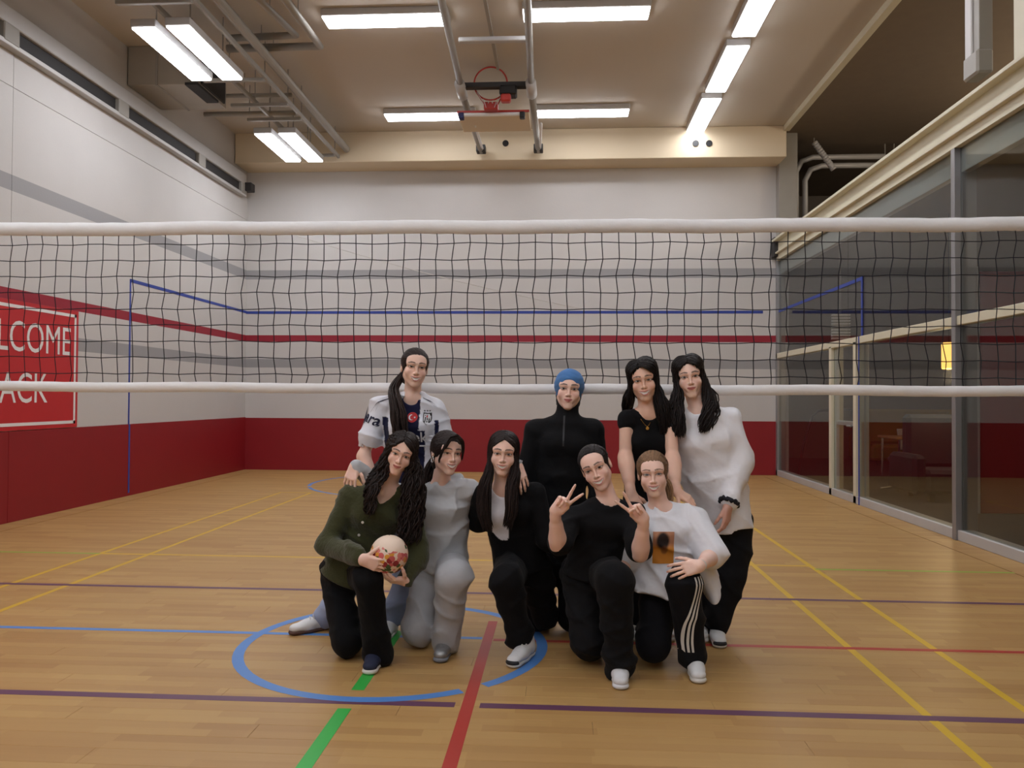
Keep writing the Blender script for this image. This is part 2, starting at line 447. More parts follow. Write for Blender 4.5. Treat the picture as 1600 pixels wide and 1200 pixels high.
for y in (6.8, 3.2, -0.4, -3.6, -7.0):
    lamp(2.16, 2.45, y, y + 1.5, zc, 'unseen ceiling lamp added above and behind the viewer', gb)
    if y < 5: lamp(-4.72, -4.46, y + .6, y + 2.05, 5.4, 'unseen ceiling lamp added above and behind the viewer', gb, hang_to=ZC); lamp(-4.34, -4.08, y + .6, y + 2.05, 5.4, 'unseen ceiling lamp added above and behind the viewer', gb, hang_to=ZC)

# cable tray that carries the paired lamps
tr = empty('cable_tray', (-4.3, 10, 5.6), label='grey cable tray carrying the paired lamps along the left side', cat='cable tray')
for x in (-4.40, -3.92):
    hang(MB().box(x - .02, x + .02, 6.0, 13.85, 5.56, 5.62, .004).build('tray_rail', M['grey']), tr)
for y in (7.0, 8.2, 10.3, 11.2, 11.8, 13.6):
    hang(MB().box(-4.75, -3.92, y - .025, y + .025, 5.52, 5.565, .004).build('tray_rung', M['grey']), tr)
    for x in (-4.40, -3.92):
        hang(MB().tube([(x, y, 5.6), (x, y, ZC)], 0.007, 6).build('hanger_rod', M['grey']), tr)
hang(MB().tube([(-3.78, 6.0, 5.72), (-3.78, 13.85, 5.72)], 0.06, 12).build('conduit', M['grey']), tr)

# air duct box in the upper left
du = empty('air_duct', (-5.2, 11.0, 5.53), label='cream sheet metal air duct box on the upper left wall', cat='duct')
hang(MB().box(XL, -4.86, 10.35, 11.28, 5.52, ZC - .002, .006).build('duct_body', M['galv']), du)
hang(MB().box(-5.43, -5.40, 10.335, 11.295, 5.51, ZC - .004).build('seam', M['grey']), du)
hang(MB().box(-5.02, -4.85, 10.33, 11.0, 5.505, 5.54).build('slot', M['dark']), du)
hang(MB().box(-4.86, -4.83, 10.45, 11.18, 5.56, 5.98, .004).build('grille', M['dark']), du)
# pipes at the ceiling
def pipe(name, pts, r, label, m='grey', cat='pipe', group='pipes under the ceiling'):
    e = empty(name, pts[0], label=label, cat=cat, group=group)
    hang(MB().tube(pts, r, 10).build('pipe_run', M[m], smooth=True), e)
    for k in range(0, len(pts) - 1):
        mid = (Vector(pts[k]) + Vector(pts[k + 1])) / 2
        hang(MB().tube([mid, (mid.x, mid.y, ZC)], 0.006, 6).build('pipe_hanger', M['grey']), e)
    return e
def Z(px, py, z):
    d = CM @ np.array([(px - 800) / F_PX, -(py - 600) / F_PX, 1.0]); return tuple(CO + d * ((z - CAM_H) / d[2]))
a_, b_, c_ = Z(425, -30, 5.85), Z(500, 72, 5.85), Z(355, 76, 5.85)
pipe('ceiling_pipe', [a_, b_, c_], 0.05, 'angled grey pipe nearer the hoop, upper left ceiling')
a_, b_, c_ = Z(375, -30, 5.9), Z(462, 55, 5.9), Z(355, 60, 5.9)
pipe('ceiling_pipe', [a_, b_, c_], 0.045, 'angled grey pipe nearer the duct, upper left ceiling')
pipe('ceiling_pipe', [(-5.4, 11.75, 5.62), (-4.0, 11.75, 5.62)], 0.035, 'thin pipe crossing to the tray below the duct')
pipe('ceiling_pipe', [(-5.3, 11.3, 5.72), (-3.9, 11.3, 5.72)], 0.03, 'thin pipe crossing to the tray just past the duct')

# ------------------------------------------------------------------ folded basketball hoop
hp = empty('basketball_hoop', (-0.9, 11.4, 5.4), label='folded ceiling basketball hoop with orange ring and white board', cat='basketball hoop')
def hpart(mb, name, m, smooth=False): return hang(mb.build(name, M[m], smooth=smooth), hp)
for x0, x1 in ((-1.29, -1.41), (-0.36, -0.42)):
    hpart(MB().tube([(x0, 6.5, 5.93), (x0, 7.6, 5.75), (x1, 11.1, 5.72)], 0.045, 10), 'upper_strut', 'grey', True)
    hpart(MB().tube([(x1, 10.95, 5.70), (x1, 11.35, 5.68)], 0.075, 12), 'strut_collar', 'alu_l', True)
    hpart(MB().tube([(x1, 11.1, 5.68), (x1 + .03, 13.72, 5.62)], 0.05, 10), 'lower_strut', 'grey', True)
    hpart(MB().box(x1 - .05, x1 + .11, 13.6, 13.78, 5.58, 5.70, .01), 'strut_end', 'dark')
    hpart(MB().tube([(x1 + .12, 11.9, 5.45), (x1 + .06, 13.6, 5.62)], 0.022, 8), 'brace', 'white', True)
    hpart(MB().box(x0 - .06, x0 + .06, 6.4, 6.6, 5.9, ZC, .01), 'ceiling_mount', 'grey')
hpart(MB().box(-1.45, -0.36, 11.05, 11.15, 5.68, 5.76, .01), 'crossbar', 'dark')
hpart(MB().box(-1.3, -0.4, 9.95, 10.04, 5.84, 5.90, .01), 'crossbar', 'alu_l')
hpart(MB().box(-0.9, -0.86, 6.5, 11.0, 5.9, 5.94), 'cable_run', 'grey')
hpart(MB().box(-1.50, -0.46, 11.42, 12.2, 5.44, 5.475, .006), 'backboard', 'beam')
hpart(MB().box(-1.50, -0.46, 11.40, 11.425, 5.455, 5.485), 'board_line', 'red_met')
hpart(MB().box(-1.44, -0.52, 11.385, 11.44, 5.405, 5.45, .01), 'board_pad', 'white')
for x, m in ((-1.44, 'blue_pad'), (-0.56, 'black')): hpart(MB().box(x - .035, x + .04, 11.36, 11.46, 5.36, 5.45, .01), 'corner_pad', m)
rcx, rcy, rcz, rr = -1.0, 11.22, 5.80, 0.235
hpart(MB().tube([(rcx + rr * math.cos(a), rcy - .0 * math.sin(a), rcz + rr * math.sin(a)) for a in [2 * math.pi * k / 40 for k in range(40)]], 0.012, 8, closed=True), 'ring', 'red_met', True)
hpart(MB().box(rcx - .10, rcx + .10, 11.26, 11.40, 5.45, 5.56, .01), 'ring_bracket', 'red_met')
for s in (-1, 1):
    hpart(MB().tube([(rcx + s * .09, 11.33, 5.53), (rcx + s * .17, 11.24, 5.64)], 0.010, 6), 'ring_brace', 'red_met')
# white net hanging slack from the upright ring
for k in range(10):
    a = math.pi + math.pi * (k + .5) / 10
    x, z = rcx + rr * math.cos(a), rcz + rr * math.sin(a)
    hpart(MB().tube([(x, rcy, z), (x * .8 + rcx * .2, rcy - .03, z - .06), (x * .55 + rcx * .45, rcy - .05, z - .15 if abs(x - rcx) > .1 else z - .05)], 0.004, 5), 'net_string', 'cord_w')
hpart(MB().box(-0.86, -0.62, 11.0, 11.2, 5.56, 5.70, .02), 'winch_motor', 'black')
hpart(MB().box(-0.84, -0.70, 10.98, 11.1, 5.46, 5.57, .02), 'winch_cover', 'red_met')

# ------------------------------------------------------------------ glass wall on the right and the lounge behind it
def glass_mat():
    m, nt, b = new_mat('window_glass')
    out = nt.nodes['Material Output']; nt.nodes.remove(b)
    tr_ = N(nt, 'ShaderNodeBsdfTransparent'); tr_.inputs[0].default_value = (0.80, 0.83, 0.82, 1)
    gs = N(nt, 'ShaderNodeBsdfGlossy'); gs.inputs['Roughness'].default_value = 0.02
    fr_ = N(nt, 'ShaderNodeFresnel'); gb_ = N(nt, 'ShaderNodeNewGeometry')
    nt.links.new(MATH(nt, 'MULTIPLY_ADD', gb_.outputs['Backfacing'], 1 / 1.5 - 1.5, 1.5), fr_.inputs[0])
    tc = N(nt, 'ShaderNodeTexCoord'); nz = N(nt, 'ShaderNodeTexNoise'); nz.inputs['Scale'].default_value = 0.5
    nt.links.new(tc.outputs['Object'], nz.inputs['Vector'])
    bp = N(nt, 'ShaderNodeBump'); bp.inputs['Strength'].default_value = 0.01
    nt.links.new(nz.outputs[0], bp.inputs['Height']); nt.links.new(bp.outputs[0], gs.inputs['Normal'])
    mx = N(nt, 'ShaderNodeMixShader')
    nt.links.new(fr_.outputs[0], mx.inputs[0]); nt.links.new(tr_.outputs[0], mx.inputs[1]); nt.links.new(gs.outputs[0], mx.inputs[2])
    nt.links.new(mx.outputs[0], out.inputs[0])
    return m
M['glass'] = glass_mat()
wr = empty('wall_right', (XR, 8, 0)); wr['kind'] = 'structure'; wr['label'] = 'glazed right wall with aluminium mullions and a cream steel beam'
def rw(mb, name, m): return hang(mb.build(name, M[m]), wr)
TZ, BZ, BT = 2.105, 3.90, 4.16
rw(MB().box(XR - .03, XR + .12, YF, YB, 0, .10, .005), 'sill', 'alu_l')
rw(MB().box(XR - .03, XR + .10, YF, YB, TZ - .03, TZ + .06, .005), 'transom', 'steel')
rw(MB().box(XR - .14, XR + .16, YF, YB - .15, BT - .04, BT, .004).box(XR - .05, XR + .05, YF, YB - .15, BZ - .1, BT), 'steel_beam', 'steel')
rw(MB().box(XR - .10, XR + .16, YF, YB - .15, BZ - .0, BZ + .03, .004), 'beam_flange', 'steel')
rw(MB().box(XR + .02, XR + .10, YF, YB, BZ - .34, BZ - .1, .004), 'glass_header', 'alu_l')
rw(MB().box(XR - .12, XR + .1, 14.25, 14.48, 3.86, 4.2, .01), 'beam_bracket', 'dark')
for y in (8.0, 4.6, 1.2, -2.2):
    rw(MB().box(XR - .05, XR + .02, y - .03, y + .045, 0.0, BZ - .1, .004), 'mullion', 'alu')
    rw(MB().box(XR + .02, XR + .16, y - .03, y + .03, 0.0, BZ - .1, .004), 'mullion_fin', 'alu')
for y in (11.62, 10.68): rw(MB().box(XR - .03, XR + .14, y - .05, y + .05, 0.0, TZ, .004), 'door_post', 'steel')
rw(MB().box(XR - .03, XR + .12, YB - .10, YB - .01, 0.0, BZ, .004), 'end_post', 'alu')
rw(MB().box(XR - .02, XR + .3, 14.30, YB, BT, ZC, .004), 'upper_end_post', 'grey')
rw(MB().box(XR - .05, XR + .05, YF, 13.9, ZC - .10, ZC, .004), 'head_rail', 'steel')
# panes
ys = (-9.0, -2.2, 1.2, 4.6, 8.0, 11.0, 14.42)
for a, b in zip(ys[:-1], ys[1:]):
    rw(MB().box(XR + .005, XR + .013, a + .01, b - .005, TZ + .06, BZ - .1), 'pane', 'glass')
for a, b in ((-9.0, -2.2), (-2.2, 1.2), (1.2, 4.6), (4.6, 8.0), (8.04, 10.63), (10.73, 11.57), (11.67, 14.40)):
    rw(MB().box(XR + .005, XR + .013, a + .03, b - .005, .10, TZ - .03), 'pane', 'glass')
# blue tape carried over the glass
rw(MB().box(XR - .002, XR + .004, 10.49, 14.40, 2.885, 2.93), 'tape_line', 'blue_tape')
rw(MB().box(XR - .006, XR + .004, 10.47, 10.51, TZ + .06, 2.93).box(XR - .036, XR - .03, 10.5, 10.53, .0, TZ + .06), 'tape_line', 'blue_tape')
# roller box and post up by the glass
rw(MB().box(XR - .12, XR + .0, 7.50, 7.62, 4.42, ZC, .01), 'upper_post', 'alu_l')
rw(MB().box(XR - .10, XR + .02, 7.40, 7.50, 4.5, ZC, .004), 'post_back', 'grey')
rw(MB().box(XR - .13, XR + .02, 7.38, 7.64, 4.30, 4.52, .02), 'post_foot', 'grey')
rw(MB().box(XR - .05, XR + .35, 6.55, 6.95, BT, ZC, .01), 'steel_column', 'steel')

# lounge behind the glass
M['lw'] = simple('lounge_grey_wall', (120, 112, 104), 0.8); M['lf'] = simple('lounge_dark_carpet', (52, 50, 50), 0.9)
M['lr'] = simple('lounge_red_wall', (140, 24, 26), 0.6); M['ld'] = simple('lounge_dark_ceiling', (112, 98, 82), 0.9)
struct(MB().box(XR + .1, X_OUT, YF, 19, -.2, 0), 'floor_lounge', M['lf'], label='dark carpet of the lounge behind the glass')
struct(MB().box(X_OUT, X_OUT + .2, 0, 19, 0, ZC), 'wall_lounge_side', M['lw'], label='grey far side wall of the lounge')
struct(MB().box(XR + .2, X_OUT, 18.8, 19, 0, ZC), 'wall_lounge_back', M['lw'], label='grey far end wall of the lounge')
struct(MB().box(XR + .1, X_OUT, -.2, 0, 0, ZC), 'wall_lounge_front', M['lw'], label='near end wall of the lounge')
struct(MB().box(XR + .06, X_OUT, 0, 19, ZC, ZC + .2), 'ceiling_lounge', M['ld'], label='dark upper ceiling seen through the high glass')
struct(MB().box(XR + .2, X_OUT, 0, 19, 3.9, 4.12), 'trim_3', M['ld'], label='dark storey slab behind the steel beam')
struct(MB().box(5.02, 7.8, 9.9, 10.05, 0, 2.9, .01), 'wall_partition', M['lr'], label='red partition wall in the lounge')
struct(MB().box(4.9, 5.0, 9.85, 10.1, 0, 2.95, .01), 'trim_4', M['alu_l'], label='pale end post of the red partition')
struct(MB().box(4.0, 4.35, 16.5, 18.7, 0, 2.6, .01), 'wall_lounge_stub', M['beam'], label='tan wall stub beyond the glass door')
# door leaf standing in the glass wall
dr = empty('door_1', (XR, 11.15, 0)); dr['kind'] = 'structure'; dr['label'] = 'glazed door with pale frame in the glass wall'
for a in (10.745, 11.50): hang(MB().box(XR + .015, XR + .06, a, a + .06, .1, TZ - .05, .003).build('door_stile', M['white']), dr)
hang(MB().box(XR + .015, XR + .06, 10.805, 11.50, 1.0, 1.06, .003).build('door_rail', M['white']), dr)
hang(MB().tube([(XR - .03, 10.80, 1.0), (XR - .03, 10.95, 1.0)], .012, 8).build('door_handle', M['alu']), dr)

# lounge furniture
lp = at(1483, 556, 11.2)
pl = empty('pendant_lamp', (lp[0], lp[1], lp[2] - .2), label='small glowing orange pendant lamp behind the glass', cat='lamp')
M['amber'] = simple('amber_shade', (255, 186, 92), 0.5, var=0.0, emis=2.5)
hang(MB().lathe((lp[0], lp[1], lp[2] - .18), [(.085, 0), (.095, .02), (.095, .34), (.085, .36)], 20).build('lamp_shade', M['amber'], smooth=True), pl)
hang(MB().tube([(lp[0], lp[1], lp[2] + .18), (lp[0], lp[1], 3.9)], .006, 6).build('lamp_cord', M['black']), pl)
pt = bpy.data.lights.new('pendant_glow', 'POINT'); pt.energy = 30; pt.color = (1, .72, .42); pt.shadow_soft_size = .1
po = bpy.data.objects.new('pendant_glow', pt); C.objects.link(po); po.location = (lp[0], lp[1], lp[2] - .28)
for k, (x, y) in enumerate(((6.5, 6.5), (8.6, 13.0), (9.3, 15.6), (5.5, 4.5))):  # lamps added out of view to brighten the lounge
    lamp(x, x + .6, y, y + .6, 3.8, 'unseen square fill lamp added in the lounge ceiling', 'added lounge fill lamps', h=.06).name = 'lounge_fill_lamp'
M['fill_globe'] = simple('fill_globe_glass', (255, 226, 190), .5, var=0, emis=8.0)
for k, (x, y) in enumerate(((7.6, 8.0), (8.0, 11.2))):  # unseen globes added to lift the dark upper storey
    e = empty('gallery_fill_lamp', (x, y, 4.9), label=('unseen globe lamp added to light the upper gallery, nearer one', 'unseen globe lamp added to light the upper gallery, farther one')[k], cat='lamp', group='added upper gallery fill lamps')
    hang(MB().lathe((x, y, 5.0), [(.03, -.16), (.10, -.12), (.15, -.03), (.15, .05), (.10, .12), (.04, .15)], 20).build('globe', M['fill_globe'], smooth=True), e)
    hang(MB().tube([(x, y, 5.14), (x, y, ZC)], .008, 6).build('lamp_cord', M['black']), e)
    q = bpy.data.lights.new('gallery_fill_light', 'POINT'); q.energy = 150; q.color = (1, .86, .68); q.shadow_soft_size = .17  # added fill light, shines from just under the globe
    qo = bpy.data.objects.new('gallery_fill_light', q); C.objects.link(qo); qo.location = (x, y, 4.75)
M['dimlamp'] = simple('lounge_fill_diffuser', (255, 214, 170), .5, var=0, emis=9.0)
for o in list(bpy.data.objects):
    if o.name.startswith('diffuser') and o.parent and o.parent.name.startswith('lounge_fill_lamp'): o.data.materials[0] = M['dimlamp']
M['ylw'] = simple('mustard_fabric', (150, 120, 34), .8, bump=.2); M['shell'] = simple('white_chair_shell', (206, 204, 200), .4)
M['oak'] = simple('oak_veneer', (176, 128, 80), .5); M['chrome'] = simple('chrome', (220, 220, 222), .12, metal=1.0, var=0)
def table(x, y, label):
    e = empty('lounge_table', (x, y, 0), label=label, cat='table', group='tables in the lounge')
    hang(MB().box(x - .6, x + .6, y - .4, y + .4, .71, .75, .01).build('table_top', M['oak']), e)
    for sx in (-1, 1):
        for sy in (-1, 1):
            hang(MB().tube([(x + sx * .54, y + sy * .34, 0), (x + sx * .54, y + sy * .34, .71)], .02, 8).build('leg', M['chrome']), e)
def chair(x, y, rz, label):
    e = empty('shell_chair', (x, y, 0), label=label, cat='chair', group='chairs in the lounge')
    R = Matrix.Rotation(rz, 3, 'Z')
    def T(p): v = R @ Vector(p); return (v.x + x, v.y + y, v.z)
    seat = [[T((-.21 + .42 * i / 6, -.2 + .4 * j / 6, .45 + .03 * (abs(i - 3) / 3) ** 2)) for i in range(7)] for j in range(7)]
    back = [[T(((-.2 + .4 * i / 6) * (1 - .1 * j / 6), .2 + .02 + .10 * j / 6 - .05 * (abs(i - 3) / 3) ** 2, .47 + .36 * j / 6)) for i in range(7)] for j in range(7)]
    for nm, g, off in (('seat', seat, (0, 0, -.012)), ('backrest', back, (0, .012, 0))):
        mb = MB(); ov = R @ Vector(off); n = 49
        mb.v = [p for row in g for p in row] + [(p[0] + ov.x, p[1] + ov.y, p[2] + ov.z) for row in g for p in row]
        for j in range(6):
            for i in range(6):
                a = j * 7 + i; q = (a, a + 1, a + 8, a + 7); mb.f += [q, tuple(n + t_ for t_ in q[::-1])]
        rim = [i for i in range(7)] + [7 * j + 6 for j in range(1, 7)] + [42 + i for i in range(5, -1, -1)] + [7 * j for j in range(5, 0, -1)]
        for a, b in zip(rim, rim[1:] + rim[:1]): mb.f.append((a, n + a, n + b, b))
        hang(mb.build(nm, M['shell'], smooth=True), e)
    for sx in (-1, 1):
        for sy in (-1, 1):
            hang(MB().tube([T((sx * .2, sy * .2, 0)), T((sx * .14, sy * .14, .44))], .011, 8).build('leg', M['chrome']), e)
table(6.0, 13.6, 'oak topped table behind the large pane'); table(7.2, 15.6, 'oak topped table deeper in the lounge')
chair(6.95, 13.2, -1.2, 'white shell chair beside the oak topped table'); chair(5.9, 12.55, 3.1, 'white shell chair in front of the oak topped table')
chair(6.3, 14.6, .2, 'white shell chair behind the oak topped table')
def sofa(x, y, label, m, w=1.8):
    e = empty('lounge_sofa', (x, y, 0), label=label, cat='sofa')
    hang(MB().box(x - w / 2, x + w / 2, y - .4, y + .4, .1, .42, .05).build('seat', M[m]), e)
    hang(MB().box(x - w / 2, x + w / 2, y + .2, y + .42, .42, 1.15, .05).build('backrest', M[m]), e)
    for s in (-1, 1): hang(MB().box(x + s * (w / 2 + .09) - .09, x + s * (w / 2 + .09) + .09, y - .4, y + .42, .1, .62, .05).build('armrest', M[m]), e)
    for sx in (-1, 1):
        for sy in (-1, 1): hang(MB().box(x + sx * w * .42 - .03, x + sx * w * .42 + .03, y + sy * .32 - .03, y + sy * .32 + .03, 0, .1).build('leg', M['black']), e)
sofa(7.5, 17.3, 'mustard yellow high backed sofa at the lounge end', 'ylw', 2.2)
M['char'] = simple('charcoal_fabric', (40, 42, 48), .9, bump=.2)
sofa(5.35, 11.3, 'low charcoal sofa beyond the glass near the red partition', 'char', 1.0)
# swivel chair base catching the light
sb = empty('swivel_stool', (5.0, 12.0, 0), label='dark swivel stool with shiny star base behind the glass', cat='stool')
for k in range(5):
    a = 2 * math.pi * k / 5 + .3
    hang(MB().tube([(5.0, 12.0, .11), (5.0 + .3 * math.cos(a), 12.0 + .3 * math.sin(a), .05)], [.025, .015], 8).build('foot_arm', M['chrome']), sb)
hang(MB().tube([(5.0, 12, .1), (5.0, 12, .46)], .03, 10).build('column', M['chrome']), sb)
hang(MB().lathe((5.0, 12.0, .44), [(.16, 0), (.2, .02), (.21, .06), (.17, .10)], 20).build('seat', M['char'], smooth=True), sb)
# handrail and louvre beyond the glass
hr = empty('stair_handrail', (4.5, 13.4, 0), label='dark bent tube handrail beyond the corner pane', cat='handrail')
hang(MB().tube([(4.25, 14.6, 0.0), (4.35, 14.6, .55), (4.5, 14.6, 1.05), (4.62, 14.6, 1.15), (5.2, 14.6, 1.18)], .025, 8).build('rail_tube', M['black'], smooth=True), hr)
hang(MB().tube([(5.2, 14.6, 1.18), (5.2, 14.6, 0.0)], .022, 8).build('rail_post', M['black']), hr)
lv = empty('wall_louvre', (4.9, 16, 2.2), label='white slatted air louvre high beyond the corner pane', cat='louvre')
l0, l1 = at(1300, 490, 13.5), at(1328, 531, 13.5)
hang(MB().box(l0[0], l1[0], 13.53, 13.56, l1[2], l0[2]).build('frame', M['grey']), lv)
for k in range(9):
    z = l1[2] + (l0[2] - l1[2]) * (k + .5) / 9
    hang(MB().box(l0[0], l1[0], 13.47, 13.54, z - .011, z + .011).build('slat', M['white']), lv)
hang(MB().tube([((l0[0] + l1[0]) / 2, 13.55, l0[2]), ((l0[0] + l1[0]) / 2, 13.55, 3.9)], .02, 8).build('hanger_rod', M['grey']), lv)
# silver pipes behind the upper glass
for k, (px, dx, dz) in enumerate(((1244, 0, 0), (1258, .12, -.16))):
    p = at(px, 340, 15.0)
    pts = [(p[0], 15.0, 4.12), (p[0], 15.0, 5.55 + dz), (p[0] + .1, 15.0, 5.75 + dz), (p[0] + .3, 15.0, 5.82 + dz), (p[0] + 1.6, 15.0, 5.82 + dz)]
    e = empty('silver_pipe', pts[0], label=('silver pipe bend nearest the corner behind the upper glass', 'second silver pipe bend behind the upper glass')[k], cat='pipe')
    hang(MB().tube(pts, .05, 12).build('pipe_run', M['alu_l'], smooth=True), e)
    hang(MB().tube([pts[-1], (pts[-1][0], 15.0, ZC)], .01, 6).build('pipe_hanger', M['grey']), e)
e = empty('silver_pipe', (5.0, 14.6, 5.2), label='short slanting flexible silver hose behind the upper glass', cat='pipe')
q0, q1 = at(1272, 222, 14.6), at(1303, 265, 14.6)
hang(MB().tube([tuple(q0 + (q1 - q0) * k / 24) for k in range(25)], [.05 + .008 * (k % 2) for k in range(25)], 12).build('hose', M['alu_l']), e)
hang(MB().tube([tuple(q0), (q0[0], 14.6, ZC)], .01, 6).build('pipe_hanger', M['grey']), e)

# ------------------------------------------------------------------ volleyball net
NY = 4.82
M['tape_w'] = simple('white_net_tape', (240, 239, 238), .7, var=.05, scale=9, bump=.35, bscale=14); M['cord_b'] = simple('black_net_cord', (22, 22, 30), .8)
nt_ = empty('volleyball_net', (-1, NY, 0), label='black volleyball net with white top and bottom tapes', cat='net')
NX0, NX1, NZ0, NZ1 = -5.35, 3.4, 1.372, 2.425
def tape(name, zc_, h, slope):
    mb = MB(); n = 120; sec = [(-.010, -h / 2), (-.014, 0), (-.010, h / 2), (.010, h / 2), (.014, 0), (.010, -h / 2)]
    for i in range(n + 1):
        x = NX0 + (NX1 - NX0) * i / n
        w = .004 * math.sin(x * 9.1) + .003 * math.sin(x * 23.7 + 1)
        for (dy, dz) in sec: mb.v.append((x, NY + dy + w, zc_ + dz * (1 + .03 * math.sin(x * 31)) + slope * x + .003 * math.sin(x * 5)))
    for i in range(n):
        for j in range(6): mb.f.append((i * 6 + j, i * 6 + (j + 1) % 6, (i + 1) * 6 + (j + 1) % 6, (i + 1) * 6 + j))
    return hang(mb.build(name, M['tape_w'], smooth=True), nt_)
tape('top_tape', NZ1 - .04, .080, -.002); tape('bottom_tape', NZ0 + .032, .062, 0)
cs = 0.1
nrow = 9; z_top, z_bot = NZ1 - .08, NZ0 + .062
rows = [z_top - .058 - k * .1005 for k in range(nrow)]
ncol = int((NX1 - NX0) / cs)
def wob(i, k): return (.006 * math.sin(i * 12.9898 + k * 78.233) + .004 * math.sin(k * 1.7 + i * .35), .004 * math.sin(i * 39.3 + k * 11.1))
for i in range(ncol + 1):
    x = NX0 + i * cs
    pts = [(x - .003, NY, z_top + .01)]
    for k, z in enumerate(rows):
        dx, dz = wob(i, k); pts.append((x + dx - .012 * math.sin(math.pi * k / 8), NY, z + dz - .002 * x))
    pts.append((x + .008 * math.sin(i * 5.1), NY, z_bot - .01))
    hang(MB().tube(pts, .0029, 4, caps=False).build('net_cord', M['cord_b']), nt_)
for k, z in enumerate(rows):
    pts = []
    for i in range(ncol + 1):
        dx, dz = wob(i, k); pts.append((NX0 + i * cs + dx - .012 * math.sin(math.pi * k / 8), NY, z + dz - .002 * (NX0 + i * cs)))
    hang(MB().tube(pts, .0027, 4, caps=False).build('net_cord', M['cord_b']), nt_)
for x in (NX0 - .06, NX1 + .06):
    hang(MB().tube([(x, NY, 0), (x, NY, NZ1 + .08)], .045, 14).build('net_post', M['alu'], smooth=True), nt_)
    hang(MB().box(min(x, x + (.06 if x < 0 else -.06)), max(x, x + (.06 if x < 0 else -.06)), NY - .006, NY + .006, NZ0, NZ1).build('net_edge_band', M['tape_w']), nt_)

# ================================================================== figures: distance fields meshed on a grid
def V3(*p): return np.array(p, dtype=float)
def unit(v): v = np.asarray(v, dtype=float); return v / (np.linalg.norm(v) + 1e-12)

